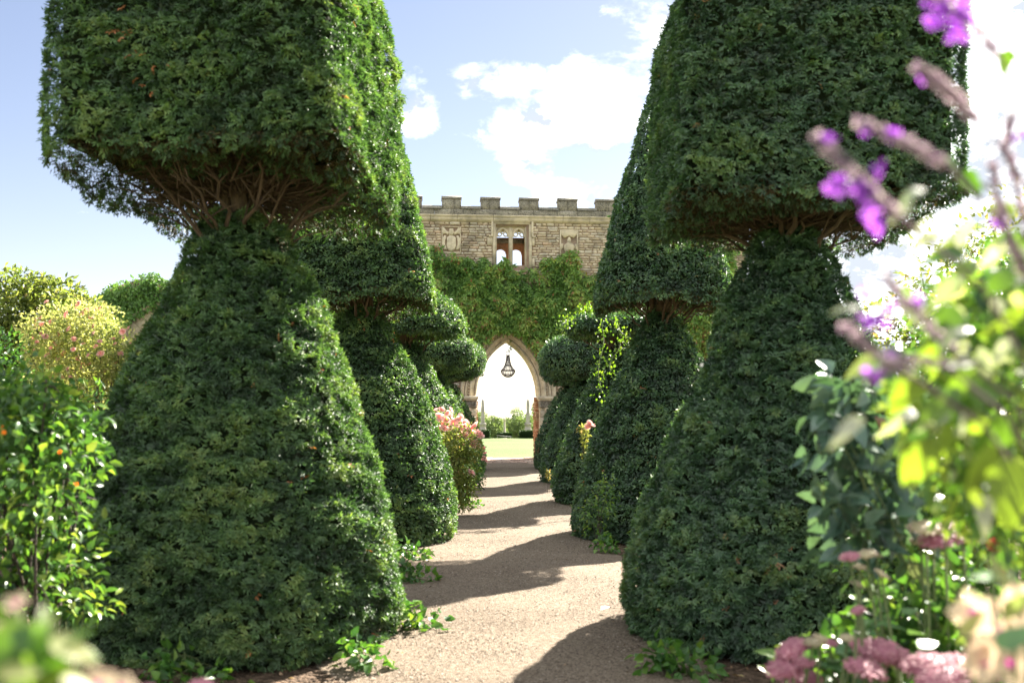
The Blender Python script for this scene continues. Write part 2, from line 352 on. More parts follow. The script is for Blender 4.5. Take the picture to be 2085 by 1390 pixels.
def grid_of(prof, nexp, c, yaw=0, step=.09, seg=72, amp=.05, seed=0, lo=1.0):
    prof = np.asarray(prof, float); pts = [prof[0]]
    for a, b in zip(prof[:-1], prof[1:]):
        k = max(1, int(np.linalg.norm(b - a) / step)); pts += [a + (b - a) * t / k for t in range(1, k + 1)]
    pts = np.array(pts)
    for _ in range(2):
        q = pts.copy(); q[1:-1] = pts[1:-1] * .6 + (pts[:-2] + pts[2:]) * .2; pts = q
    th = np.arange(seg) / seg * 2 * np.pi
    k = 1 / (np.abs(np.cos(th)) ** nexp + np.abs(np.sin(th)) ** nexp) ** (1 / nexp)
    r = pts[:, None, 0] * k[None]
    V = np.stack([r * np.cos(th + yaw), r * np.sin(th + yaw), np.repeat(pts[:, None, 1], seg, 1)], -1) + np.array([c[0], c[1], 0])
    n = len(pts); i = np.arange(n - 1)[:, None] * seg; j = np.arange(seg)[None]; j2 = (j + 1) % seg
    Tt = np.concatenate([np.stack([i + j, i + j2, i + seg + j2], -1).reshape(-1, 3), np.stack([i + j, i + seg + j2, i + seg + j], -1).reshape(-1, 3)])
    V = V.reshape(-1, 3)
    dx = np.array([c[0], c[1], 0]); rad = V - dx; rad[:, 2] *= .25; rad = unit(rad)
    d = (vn(V * 2.3 * lo, seed) - .5) * 2 * amp + (vn(V * np.array([5, 5, 9.]) * lo, seed + 1) - .5) * 1.1 * amp
    return V + rad * d[:, None], Tt

def sprigs(mb, P, N, nl, L, Wd, tint, spread=1.0, mat=0, out=0.0):
    """flat feathery sprays: nl leaves in pairs along an outward drooping axis"""
    k = len(P); up = np.array([0, 0, 1.0])
    side = unit(np.cross(np.broadcast_to(up, N.shape), N) + R.normal(size=N.shape) * .15)
    D = unit(N * .50 + side * R.normal(size=(k, 1)) * .75 + up * R.normal(-.06, .34, (k, 1)))
    Sn = unit(N * .72 + up * .45 + R.normal(size=N.shape) * .45)
    S = unit(np.cross(D, Sn)); sc = R.uniform(.7, 1.3, (k, 1)); base = P - D * (L * .5) * sc
    for q in range(nl):
        if q == nl - 1: t, ang = .72, 0.0
        else: t, ang = .05 + .66 * (q // 2) / max(1, (nl - 1) // 2), (-1) ** q * .72 * spread
        Dq = D * math.cos(ang) + S * math.sin(ang) + R.normal(size=(k, 3)) * .10
        leaves(mb, base + D * (L * t) * sc, Dq, Sn + R.normal(size=Sn.shape) * .22, L * .58 * sc[:, 0] * R.uniform(.8, 1.2, k), Wd * R.uniform(.75, 1.25, k), np.where(tint < .97, np.clip(tint + R.normal(0, .06, k), 0, .965), tint) if mat == 0 else tint, .2, .22, mat)

# ------------------------------------------------------------------ setting: ground, beds, path, lawn
def sheet(name, xs, ys, zf, mat, label=None):
    X, Y = np.meshgrid(xs, ys); Z = zf(X, Y); nx = len(xs); ny = len(ys)
    V = np.stack([X, Y, Z], -1).reshape(-1, 3); i = np.arange(ny - 1)[:, None] * nx; j = np.arange(nx - 1)[None]
    mb = MB(); mb.add(V, quads=np.stack([i + j, i + j + 1, i + nx + j + 1, i + nx + j], -1).reshape(-1, 4))
    return tag(mb.build(name, mat, None, True), kind='structure')
def drop(X, Y):
    t = np.clip((Y - 78) / 70, 0, 1); t = t * t * (3 - 2 * t); return -.012 - 4.0 * t
sheet('ground', np.concatenate([np.linspace(-1500, -40, 8), np.linspace(-30, 30, 13), np.linspace(40, 1500, 8)]), np.concatenate([np.linspace(-300, 60, 8), np.linspace(76, 160, 15), np.linspace(200, 2500, 8)]), drop, FIELD)
def bedz(X, Y):
    P = np.stack([X * .9, Y * .9, X * 0], -1); return .004 + vn(P, 5) * .10 * np.clip((np.abs(X - .1) - 1.5) / .6, 0, 1)
sheet('soil_bed', np.linspace(-14, 14, 113), np.linspace(-2, 33, 141), bedz, SOIL)
# gravel path with a wandering edge
ys = np.linspace(-2, 33.2, 280); nx = 17
el = -1.02 + (vn(np.stack([ys * 2.2, ys * 0, ys * 0], -1), 3) - .5) * .25; er = 1.16 + (vn(np.stack([ys * 2.2, ys * 0 + 9, ys * 0], -1), 4) - .5) * .25
u = np.linspace(0, 1, nx)[None]
X = el[:, None] * (1 - u) + er[:, None] * u; Y = np.repeat(ys[:, None], nx, 1)
Z = .012 + .02 * (1 - (2 * u - 1) ** 2) + (vn(np.stack([X * 2.5, Y * 2.5, X * 0], -1), 6) - .5) * .02
mb = MB(); i = np.arange(len(ys) - 1)[:, None] * nx; j = np.arange(nx - 1)[None]
mb.add(np.stack([X, Y, Z], -1), quads=np.stack([i + j, i + j + 1, i + nx + j + 1, i + nx + j], -1).reshape(-1, 4))
PATH = tag(mb.build('gravel_path', GRAVEL, None, True), kind='structure')
def path_z(x, y): return .012 + .02 * (1 - np.clip((x - .07) / 1.09, -1, 1) ** 2)
# loose stones on the path: real geometry
k = 24000
py_ = 4.6 + 13 * R.random(k) ** 1.9; px_ = R.uniform(-1.0, 1.14, k); s = R.uniform(.003, .008, k) * (1 + py_ * .03)
o6 = np.array([(1, 0, 0), (0, 1, 0), (-1, 0, 0), (0, -1, 0), (0, 0, .7), (0, 0, -.7)])
ang = R.random(k) * 6.28; c_, s_ = np.cos(ang)[:, None], np.sin(ang)[:, None]
B = o6[None] * R.uniform(.6, 1.25, (k, 6, 1)); B = np.stack([B[..., 0] * c_ - B[..., 1] * s_, B[..., 0] * s_ + B[..., 1] * c_, B[..., 2]], -1) * s[:, None, None]
B += np.stack([px_, py_, path_z(px_, py_) + s * .3], -1)[:, None]
f8 = np.array([(0, 1, 4), (1, 2, 4), (2, 3, 4), (3, 0, 4)])
mb = MB(); mb.add(B.reshape(-1, 3), tris=(np.arange(k)[:, None, None] * 6 + f8).reshape(-1, 3), tint=np.repeat(R.random(k), 4))
tag(mb.build('gravel', PEB, None), 'loose tan gravel stones strewn over the path', 'gravel', kind='stuff')
# fallen leaves and bark crumbs on the beds
k = 5200; x = R.uniform(1.2, 6.5, k) * R.choice([-1, 1], k); y = 3 + 22 * R.random(k) ** 1.4
mb = MB(); leaves(mb, np.stack([x, y, bedz(x, y) + .006], -1), np.stack([R.normal(size=k), R.normal(size=k), R.normal(size=k) * .15], -1), np.array([0, 0, 1.0]) + R.normal(size=(k, 3)) * .25, R.uniform(.02, .06, k), R.uniform(.012, .03, k), R.random(k), .3, .1)
LITTER = leaf_mat('leaf_litter', [(0, (.06, .035, .02)), (.5, (.20, .12, .07)), (.85, (.36, .24, .15)), (1, (.22, .26, .06))], .7, .2, .15)
tag(mb.build('leaf_litter', LITTER, None), 'dry brown leaf litter on the soil under the yews', 'leaves', kind='stuff')
sheet('lawn', np.linspace(-60, 60, 41), np.linspace(37.9, 78, 41), lambda X, Y: X * 0 + .008, LAWN)

# ------------------------------------------------------------------ topiary yews
CONE = [(1.02, .02), (1.10, .30), (1.08, .55), (1.03, .80), (.93, 1.18), (.77, 1.73), (.60, 2.09), (.41, 2.48), (.34, 2.64), (.29, 2.76), (.2, 2.84), (0.02, 2.86)]
SLIM = [(1.02, .02), (1.10, .27), (1.02, .68), (.90, 1.05), (.77, 1.42), (.64, 1.78), (.51, 2.12), (.39, 2.42), (.31, 2.58), (.26, 2.72), (.18, 2.81), (0.02, 2.83)]
def topiary(name, label, c, top, nexp, yaw, rb, counts, leaf, mats, seed, neck=1.0, branches=10, group='clipped yew topiary along the path', conetop=2.74, tilt=0.0, solid=False, slim=False, lean=0.0):
    root = thing(name, label, 'topiary tree', (c[0], c[1], 0), group)
    c3 = np.array([c[0], c[1], 0])
    near = counts[0] > 20000
    hem = min(p[1] for p in top[:4] if p[0] > .3)
    prof = [(r * (1 + (rb / 1.10 - 1) * max(0, 1 - z / 1.5)) * (neck if z > 2.3 else 1), z * conetop / 2.74) for r, z in (SLIM if slim else CONE)]
    for part, pr, nx, cnt, yw, sd in (('skirt', prof, 2.0, counts[0], 0, seed), ('crown', top, nexp, counts[1], yaw, seed + 10)):
        V, T = grid_of(pr, nx, c, yw, .08 if near else .11, 96 if near else 56, .04, sd)
        if part == 'skirt': V[:, 0] += lean * np.clip(1 - V[:, 2] / 2.4, 0, 1)
        if part == 'crown':
            fz = np.clip(1 - (V[:, 2] - hem) / 1.2, 0, 1); V[:, 2] -= tilt * (V[:, 1] - c[1]) * fz
            V[:, 2] += ((vn(V * np.array([2.6, 2.6, .3]), sd + 5) - .5) * .16 + (vn(V * np.array([7, 7, .3]), sd + 6) - .5) * .10) * fz ** 3 * (0 if solid else 1)
        P, N, ix = sample(V, T, cnt * 2)
        # thin out the side turned away from the path's near end, and the underside of the crown
        vd = unit(np.array([0, 0, EYE]) - P); facing = (N * vd).sum(1)
        keep = R.random(len(P)) < np.where(facing > -.25, 1.0, .35)
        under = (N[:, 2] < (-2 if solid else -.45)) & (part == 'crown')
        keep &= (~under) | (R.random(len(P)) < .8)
        P, N, under = P[keep][:cnt], N[keep][:cnt], under[keep][:cnt]
        cl = vn(P * np.array([4., 4., 9.]), sd + 3) * .45 + vn(P * np.array([9, 9, 20.]), sd + 4) * .55
        tint = np.clip(.44 + (cl - .5) * 1.6 + R.normal(0, .13, len(P)), 0.02, .96)  # follows the relief noise: shade painted into the gaps, tufts tinted lighter
        dead = (R.random(len(P)) < .0012) | ((vn(P * 3.1, sd + 8) > .88) & (R.random(len(P)) < .03)); tint[dead] = R.uniform(.986, 1, dead.sum())
        rel = (cl - .5) * (.11 if near else .09)                                              # tufts stand proud, gaps sink in
        mb = MB(); g = ~under
        L, Wd, nl = leaf
        sprigs(mb, P[g] + N[g] * (rel[g, None] - L * .42), N[g], nl, L, Wd, tint[g])
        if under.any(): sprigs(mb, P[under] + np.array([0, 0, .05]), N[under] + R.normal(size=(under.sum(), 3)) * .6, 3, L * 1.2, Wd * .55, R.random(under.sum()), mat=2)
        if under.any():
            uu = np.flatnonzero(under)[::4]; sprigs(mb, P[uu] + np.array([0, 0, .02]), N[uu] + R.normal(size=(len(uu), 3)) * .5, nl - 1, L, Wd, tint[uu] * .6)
        # a few longer shoots that escaped the shears
        ns = cnt // 60; q = R.choice(len(P), ns); sprigs(mb, P[q] - N[q] * .02, N[q], nl, L * 1.4, Wd * 1.05, np.clip(tint[q] + .2, 0, .96), .7)
        # solid inner shell whose near-black colour paints shade into gaps and crown underside
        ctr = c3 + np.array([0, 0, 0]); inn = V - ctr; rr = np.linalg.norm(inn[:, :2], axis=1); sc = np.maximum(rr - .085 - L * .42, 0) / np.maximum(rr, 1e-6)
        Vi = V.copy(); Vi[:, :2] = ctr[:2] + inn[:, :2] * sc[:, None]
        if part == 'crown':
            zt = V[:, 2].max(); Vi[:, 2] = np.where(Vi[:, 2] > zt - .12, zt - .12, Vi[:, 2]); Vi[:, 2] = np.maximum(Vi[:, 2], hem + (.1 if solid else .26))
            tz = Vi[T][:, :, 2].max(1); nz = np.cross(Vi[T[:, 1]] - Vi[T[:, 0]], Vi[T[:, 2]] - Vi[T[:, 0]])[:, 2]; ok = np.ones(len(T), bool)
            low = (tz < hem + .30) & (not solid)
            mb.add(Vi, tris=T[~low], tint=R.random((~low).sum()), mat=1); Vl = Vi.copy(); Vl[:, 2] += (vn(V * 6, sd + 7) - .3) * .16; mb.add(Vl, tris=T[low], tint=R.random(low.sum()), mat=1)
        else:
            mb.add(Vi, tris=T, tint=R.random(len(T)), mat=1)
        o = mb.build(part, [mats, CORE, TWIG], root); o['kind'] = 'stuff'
    # stems and limbs between skirt and crown
    if near:
        mb = MB(); k = 1000; a = R.random(k) * 6.283; r1 = max(p[0] for p in top) * R.uniform(.2, .9, k); r0 = r1 * R.uniform(.3, .7, k); z1 = hem + R.uniform(.0, .3, k) - tilt * r1 * np.sin(a)
        for q in range(k):
            p1 = c3 + np.array([r1[q] * math.cos(a[q]), r1[q] * math.sin(a[q]), z1[q]]); a0 = a[q] + R.normal() * .3; p0 = c3 + np.array([r0[q] * math.cos(a0), r0[q] * math.sin(a0), hem + R.uniform(.02, .25)])
            tube(mb, [p0, p0 * .5 + p1 * .5 + R.normal(size=3) * .03, p1], [.006, .004, .002], 3, tint=R.random(), cap=False)
        mb.build('twigs', BARK, root)['kind'] = 'stuff'
    mb = MB(); ns = 5
    for q in range(ns):
        a = q / ns * 6.28 + seed; r0 = .085 * R.uniform(.4, 1.2); b = c3 + np.array([r0 * math.cos(a), r0 * math.sin(a), 2.2])
        t = c3 + np.array([r0 * 1.9 * math.cos(a + .3), r0 * 1.9 * math.sin(a + .3), hem + .75])
        pts = [b + (t - b) * f + np.array([0, 0, 0]) + R.normal(size=3) * .012 for f in np.linspace(0, 1, 6)]
        tube(mb, pts, np.linspace(.056, .036, 6) * R.uniform(.65, 1.15), 8)
    tube(mb, [c3 + np.array([0, 0, z]) for z in (0, .8, 1.6, 2.3)], [.24, .2, .18, .15], 8)
    mb.build('trunk', BARK, root, True)
    rt = max(p[0] for p in top)
    for q in range(branches):
        a = q / branches * 6.28 + R.uniform(-.5, .5); b = c3 + np.array([.12 * math.cos(a), .12 * math.sin(a), 2.45 + R.random() * .2])
        e = c3 + np.array([rt * R.uniform(.6, .85) * math.cos(a), rt * R.uniform(.6, .85) * math.sin(a), hem + R.uniform(.08, .26)])
        m = b * .5 + e * .5 + np.array([0, 0, R.uniform(-.02, .1)])
        f = np.linspace(0, 1, 7)[:, None]; pts = b * (1 - f) ** 2 + m * 2 * f * (1 - f) + e * f ** 2 + R.normal(size=(7, 3)) * .022
        mb = MB(); tube(mb, pts, np.linspace(.02, .006, 7) * R.uniform(.5, 1.25), 5)
        for s_ in range(4):
            k0 = R.integers(2, 6); d = unit(R.normal(size=3) * np.array([1, 1, .3]) + unit(e - b)); l = R.uniform(.15, .35)
            tube(mb, [pts[k0], pts[k0] + d * l * .5 + np.array([0, 0, .03]), pts[k0] + d * l + np.array([0, 0, .02])], [.008, .006, .003], 4)
        mb.build('branch', BARK, root, True)
    return root

BLK = lambda h, z0, zs, zt, dip=.12, q=1.0: [(.22, z0 + dip), (h * .55, z0 + dip * .8), (h * .9, z0 + .03), (h * .985, z0), (h, z0 + .06), (h, (z0 + zs) / 2), (h * .98, zs), (h * .86 * q, zs + .3), (h * .62 * q, zs + .6), (h * .25, zt), (.02, zt + .03)]
PYR = lambda h, z0, zt, q=1.0: [(.22, z0 + .14), (h * .55, z0 + .12), (h * .92, z0 + .03), (h, z0), (h, z0 + .07), (h * .87 * (q + 1) / 2, z0 + .7), (h * .72 * q, z0 + 1.35), (h * .58 * q * q, z0 + 1.85), (h * .36 * q * q, z0 + 2.4), (h * .12, zt), (.02, zt + .02)]
MUSH = lambda h, z0, zt: [(.22, z0 + .08), (h * .6, z0 + .04), (h * .93, z0), (h, z0 + .16), (h * .985, z0 + .3), (h * .9, z0 + (zt - z0) * .52), (h * .64, z0 + (zt - z0) * .8), (h * .3, zt - .04), (.02, zt)]
BALL = lambda h, z0, zt: [(.2, z0 + .05), (h * .55, z0), (h * .88, z0 + (zt - z0) * .17), (h, z0 + (zt - z0) * .45), (h * .95, z0 + (zt - z0) * .68), (h * .75, z0 + (zt - z0) * .88), (h * .4, zt - .02), (.02, zt)]
NEAR = (.050, .0105, 7); MID = (.066, .021, 4); FARL = (.09, .031, 3)
topiary('yew_topiary', 'huge square-topped clipped yew nearest on the left, rear sunlit side speckled with orange', (-1.77, 6.65), BLK(.93, 2.87, 4.2, 5.2), 11, math.radians(-8), 1.17, (25000, 23000), NEAR, YEW, 11, branches=14, tilt=.13, conetop=2.72, lean=-.10)
topiary('yew_topiary', 'huge square-topped clipped yew nearest on the right, behind the purple flower spikes', (1.96, 6.85), BLK(.90, 2.72, 4.12, 4.9, .12, .9), 11, math.radians(-1), 1.22, (24500, 22500), NEAR, YEWB, 23, .95, branches=12, tilt=.0, conetop=2.74, slim=True)
topiary('yew_topiary', 'pyramid-topped clipped yew second along the path on the left', (-1.75, 12.1), PYR(.90, 2.78, 5.5), 5, math.radians(2), 1.2, (13500, 13500), MID, YEW, 31, branches=12)
topiary('yew_topiary', 'tall pyramid-topped clipped yew second along the path on the right', (1.95, 12.4), PYR(.86, 2.82, 5.75, .90), 4, math.radians(-3), 1.17, (13500, 13500), MID, YEWB, 43, branches=12, slim=True)
topiary('yew_topiary', 'round mushroom-topped clipped yew third on the left, above the pink rose bush', (-1.75, 17.4), MUSH(1.06, 2.86, 3.85), 2.4, 0, 1.19, (6500, 5500), FARL, YEW, 51, branches=6, solid=True)
topiary('yew_topiary', 'flat cushion-topped clipped yew third on the right, with a trailing vine', (1.92, 17.4), BALL(1.02, 2.86, 3.28), 2.4, 0, 1.16, (6500, 5000), FARL, YEWB, 63, branches=6, solid=True, slim=True)
topiary('yew_topiary', 'cushion-topped clipped yew fourth on the left, lit from the side', (-1.75, 22.7), BALL(1.12, 2.52, 3.46), 2.4, 0, 1.2, (5200, 4500), FARL, YEW, 71, branches=4, conetop=2.6, solid=True)
topiary('yew_topiary', 'ball-topped clipped yew fourth on the right, shaded against the arch jamb', (1.90, 23.0), BALL(1.19, 2.36, 3.43), 2.2, 0, 1.16, (5200, 4500), FARL, YEWB, 83, branches=4, conetop=2.5, solid=True)
topiary('yew_topiary', 'dark ball-topped clipped yew at the far left end beside the arch', (-1.75, 28.2), BALL(1.24, 2.55, 3.8), 2.2, 0, 1.24, (4800, 4400), FARL, YEW, 91, branches=3, conetop=2.6, solid=True)
topiary('yew_topiary', 'dark slim yew cone at the far right end beside the arch', (1.92, 29.2), BALL(.95, 2.45, 3.4), 2.2, 0, 1.16, (4800, 3200), FARL, YEWB, 97, branches=3, conetop=2.5, solid=True)

# ------------------------------------------------------------------ the battlemented wall
WY, WR = 36.0, math.radians(4.7); K = WY / F
def lx(px): return (px - VX) * K
def lz(py): return EYE + (VY - py) * K
def wworld(x, y, z): return np.array([x * math.cos(WR) - y * math.sin(WR), WY + x * math.sin(WR) + y * math.cos(WR), z])
wall = thing('battlemented_wall', 'battlemented rubble stone wall with pointed arch at the end of the path', 'wall', (0, WY, 0), rz=WR, local=True)
ACX, AW, AZS = lx(1035), 1.12, lz(806); AH = lz(693) - AZS; AR = (AW * AW + AH * AH) / (2 * AW); OUT = .66; WT = 1.15
def arch_z(x, o):
    t = abs(x - ACX) - (AR - AW) * -1 - 0  # distance from the opposite centre
    d = abs(x - ACX) + (AR - AW)
    return AZS + math.sqrt(max(0, (AR + o) ** 2 - d * d))
X0, X1, ZT = -8.6, 8.9, lz(441)
wx0, wx1 = lx(1009), lx(1072); wz0, wz1 = lz(540), lz(461)
mb = MB()
bps = sorted(set([X0, wx0, wx1, ACX - AW - OUT * .9, ACX + AW + OUT * .9, X1] + list(np.linspace(ACX - AW - OUT * .9, ACX + AW + OUT * .9, 33))))
for a, b in zip(bps[:-1], bps[1:]):
    m_ = (a + b) / 2
    if abs(m_ - ACX) < AW + OUT * .9: za, zb = arch_z(a, OUT * .9), arch_z(b, OUT * .9)
    else: za = zb = 0.0
    segs = [(za, zb, ZT)] if not (wx0 - 1e-6 < m_ < wx1 + 1e-6) else [(za, zb, wz0), (wz1, wz1, ZT)]
    for p, q, t in segs:
        V = [(a, 0, p), (b, 0, q), (b, 0, t), (a, 0, t), (a, WT, p), (b, WT, q), (b, WT, t), (a, WT, t)]
        mb.add(V, quads=[(0, 1, 2, 3), (5, 4, 7, 6), (3, 2, 6, 7), (4, 5, 1, 0)], tint=R.random())
for xx, z0, z1, fl in ((wx0, wz0, wz1, 1), (wx1, wz0, wz1, -1), (X0, 0, ZT, -1), (X1, 0, ZT, 1), (ACX - AW - OUT * .9, 0, AZS, 1), (ACX + AW + OUT * .9, 0, AZS, -1)):
    mb.add([(xx, 0, z0), (xx, WT, z0), (xx, WT, z1), (xx, 0, z1)], quads=[(0, 1, 2, 3)], tint=.4)
mb.build('wall_core', MORTAR, wall)
# rubble stones: single objects where the photograph shows them, the rest as one mass
RECTS = ((lx(1003), lx(1083), lz(548), ZT), (lx(992), lx(1089.2), lz(500.5), lz(483)), (lx(992), lx(1089.2), lz(543.5), lz(524.5)), (lx(899.5), lx(938.5), lz(519.5), lz(463)), (lx(1140.5), lx(1178.5), lz(520), lz(466)))
def pieces(x0, x1, z0, z1):
    cuts = [(a - .004, b + .004) for a, b, c, d in RECTS if z1 > c + .035 and z0 < d - .035]
    hw = AW + OUT if z0 < AZS else math.sqrt(max(0, (AR + OUT) ** 2 - (z0 - AZS) ** 2)) - (AR - AW)
    if hw > 0: cuts.append((ACX - hw, ACX + hw))
    out = [(x0, x1)]
    for a, b in cuts:
        nx_ = []
        for p, q in out:
            if q <= a or p >= b: nx_.append((p, q)); continue
            if p < a: nx_.append((p, a))
            if q > b: nx_.append((b, q))
        out = nx_
    return [(p, q) for p, q in out if q - p > .06]
def stone(mb, x0, x1, z0, z1, tint):
    g = .008; x0 += g; x1 -= g; z0 += g * .8; z1 -= g * .8; j = lambda s=.012: R.uniform(-s, s)
    b = min(.018, (z1 - z0) * .2); y = -R.uniform(.02, .065)
    A = [(x0 + j(), .01, z0 + j()), (x1 + j(), .01, z0 + j()), (x1 + j(), .01, z1 + j()), (x0 + j(), .01, z1 + j())]
    V = A + [(A[0][0] + b, y + j(.006), A[0][2] + b), (A[1][0] - b, y + j(.006), A[1][2] + b), (A[2][0] - b, y + j(.006), A[2][2] - b), (A[3][0] + b, y + j(.006), A[3][2] - b)]
    mb.add(V, quads=[(4, 5, 6, 7), (0, 1, 5, 4), (1, 2, 6, 5), (2, 3, 7, 6), (3, 0, 4, 7)], tint=tint)
mass = MB(); cand = []; z = 0.05
while z < lz(452) - .05:
    h = min(R.uniform(.07, .118), lz(452) - z); x = X0 + R.uniform(0, .2)
    while x < X1 - .1:
        w = min(R.uniform(.15, .40), X1 - x)
        for p, q in pieces(x, x + w, z, z + h):
            vis = lx(858) < (p + q) / 2 < lx(1238) and z > lz(540)
            if vis: cand.append((p, q, z, z + h))
            else: stone(mass, p, q, z, z + h, R.random())
        x += w
    z += h
cand.sort(key=lambda c: -c[2])
for q, c in enumerate(cand):
    if q < 295:
        mb = MB(); stone(mb, *c, R.random()); mb.build('rubble_stone', RUBBLE, wall)
    else: stone(mass, *c, R.random())
o = mass.build('rubble_face', RUBBLE, wall); o['kind'] = 'stuff'
# string course
mb = MB(); prof = [(-.02, lz(454)), (-.10, lz(452)), (-.16, lz(448.5)), (-.15, lz(446)), (-.10, lz(445)), (-.20, lz(443)), (-.20, lz(440.5)), (0, lz(438.5))]
xs = [X0]
while xs[-1] < X1: xs.append(min(X1, xs[-1] + R.uniform(.95, 1.3)))
for a, b in zip(xs[:-1], xs[1:]):
    a2, b2 = a + .006, b - .006; dy = R.uniform(-.008, .008)
    V = [(a2, y + dy, z) for y, z in prof] + [(b2, y + dy, z) for y, z in prof]; n = len(prof)
    mb = MB(); mb.add(V, quads=[(i, n + i, n + i + 1, i + 1) for i in range(n - 1)], tint=R.random()); mb.build('string_course', ASHLAR, wall)
# parapet, merlons with copings, embrasure sills
pz0, pz1 = lz(440.5), lz(427.5); mt = lz(407.0)
mb = MB(); xs = [X0]
while xs[-1] < X1: xs.append(min(X1, xs[-1] + R.uniform(.5, .9)))
for a, b in zip(xs[:-1], xs[1:]):
    mb = MB(); y = R.uniform(-.005, .005) - .03; box(mb, a + .004, b - .004, y, .45, pz0 + .003, pz1, R.random(), bev=.01); mb.build('parapet_block', WEATHER, wall)
pitch = 79.2 * K; mw = 38.5 * K
for q in range(-6, 7):
    xc = lx(1078) + q * pitch; a, b = xc - mw / 2, xc + mw / 2
    if a < X0 or b > X1: continue
    mb = MB(); s_ = a + mw * R.uniform(.35, .65); dy = R.uniform(-.006, .006)
    box(mb, a, s_ - .004, -.03 + dy, .45, pz1 + .002, mt, R.random(), bev=.01); box(mb, s_ + .004, b, -.026 + dy, .45, pz1 + .002, mt, R.random(), bev=.01)
    m_ = mb.build('merlon', WEATHER, wall)
    mb = MB(); z1 = lz(399) + R.uniform(-.012, .012)
    V = []
    for x in (a - .02, b + .02):
        V += [(x, -.075, mt + .002), (x, -.08, mt + .06), (x, -.045, mt + .08), (x, .20, z1), (x, .46, mt + .08), (x, .5, mt + .06), (x, .5, mt + .002)]
    n = 7; Q = [(i, i + 1, n + i + 1, n + i)[::-1] for i in range(n - 1)]
    mb.add(V, quads=Q + [(0, 1, 2, 3), (0, 3, 4, 6)[::1], (7, 10, 9, 8), (7, 13, 11, 10)], tris=[(4, 5, 6), (11, 13, 12)], tint=R.random())
    mb.build('coping', DARKST, m_)
    a, b = xc + mw / 2 + .004, xc + pitch - mw / 2 - .004
    if b < X1:
        mb = MB(); V = []
        for x in (a, b): V += [(x, -.085, pz1 + .002), (x, -.09, pz1 + .07), (x, -.03, pz1 + .115), (x, .45, pz1 + .115), (x, .45, pz1 + .002)]
        mb.add(V, quads=[(5 + i, 5 + i + 1, i + 1, i) for i in range(4)], tint=R.random()); mb.build('embrasure_sill', DARKST, wall)
# two-light window with cusped heads and a square label mould
def arc_pts(x0, x1, zs, h, n=12):
    w = (x1 - x0) / 2; c = (x0 + x1) / 2; r = (w * w + h * h) / (2 * w); P = []
    f1 = math.acos((r - w) / r)
    for t in np.linspace(0, f1, n): P.append((c + (r - w) - r * math.cos(t), zs + r * math.sin(t)))
    for t in np.linspace(f1, 0, n)[1:]: P.append((c - (r - w) + r * math.cos(t), zs + r * math.sin(t)))
    return P
def band(mb, pts, t, y0, y1, tint=.5, closed=False):
    """rectangular moulding of width t laid along a line in the wall plane"""
    P = np.array(pts, float); d = np.gradient(P, axis=0); nn = np.stack([-d[:, 1], d[:, 0]], -1); nn /= np.linalg.norm(nn, axis=1, keepdims=True)
    A, Bq = P + nn * t / 2, P - nn * t / 2; n = len(P); e = min(.012, t * .25)
    V = [(p[0], y1, p[1]) for p in A] + [(p[0], y0 + e, p[1]) for p in A] + [(p[0], y0, p[1]) for p in (A * .75 + Bq * .25)] + [(p[0], y0, p[1]) for p in (A * .25 + Bq * .75)] + [(p[0], y0 + e, p[1]) for p in Bq] + [(p[0], y1, p[1]) for p in Bq]
    Q = []
    for r_ in range(5):
        for i in range(n - 1): Q.append((r_ * n + i, r_ * n + i + 1, (r_ + 1) * n + i + 1, (r_ + 1) * n + i))
    mb.add(V, quads=Q, tint=tint)
WX0, WX1, WTOP, WB = lx(1003), lx(1083), lz(449.5), lz(545)
def part_box(name, mat, *a, parent=wall, bev=.012, tint=None):
    mb = MB(); box(mb, *a, R.random() if tint is None else tint, bev=bev); return mb.build(name, mat, parent)
wf = MB()   # frame: jambs, head and chamfered inner order
box(wf, WX0, lx(1009), -.05, .5, WB, lz(453.5), .5, bev=.01); box(wf, lx(1077), WX1, -.05, .5, WB, lz(453.5), .6, bev=.01)
box(wf, WX0 + .002, WX1 - .002, -.056, .5, lz(457), WTOP, .7, bev=.01)
box(wf, lx(1009) + .002, lx(1011.5), .03, .42, WB, lz(459), .5, bev=.008); box(wf, lx(1070), lx(1077) - .002, .03, .42, WB, lz(459), .5, bev=.008)
box(wf, lx(1009) + .004, lx(1077) - .004, .02, .40, lz(461.5), lz(457) - .002, .5, bev=.008)
FR = wf.build('window_frame', ASHLAR, wall)
mb = MB(); band(mb, [(lx(995), lz(482)), (lx(1002), lz(482)), (lx(1002), lz(451)), (lx(1002) + .02, lz(450.6)), (lx(1084) - .02, lz(450.6)), (lx(1084), lz(451)), (lx(1084), lz(482)), (lx(1090), lz(482))], .07, -.12, .0, .8); mb.build('label_mould', ASHLAR, FR)
for a, b in ((992, 1002.5), (1083.5, 1089)):
    part_box('window_quoin', ASHLAR, lx(a), lx(b), -.045, .1, lz(500), lz(483.5)); part_box('window_quoin', ASHLAR, lx(a), lx(b), -.04, .1, lz(543), lz(525))
part_box('mullion', ASHLAR, lx(1036.6), lx(1044.4), .05, .30, WB, lz(461), parent=FR, bev=.03)
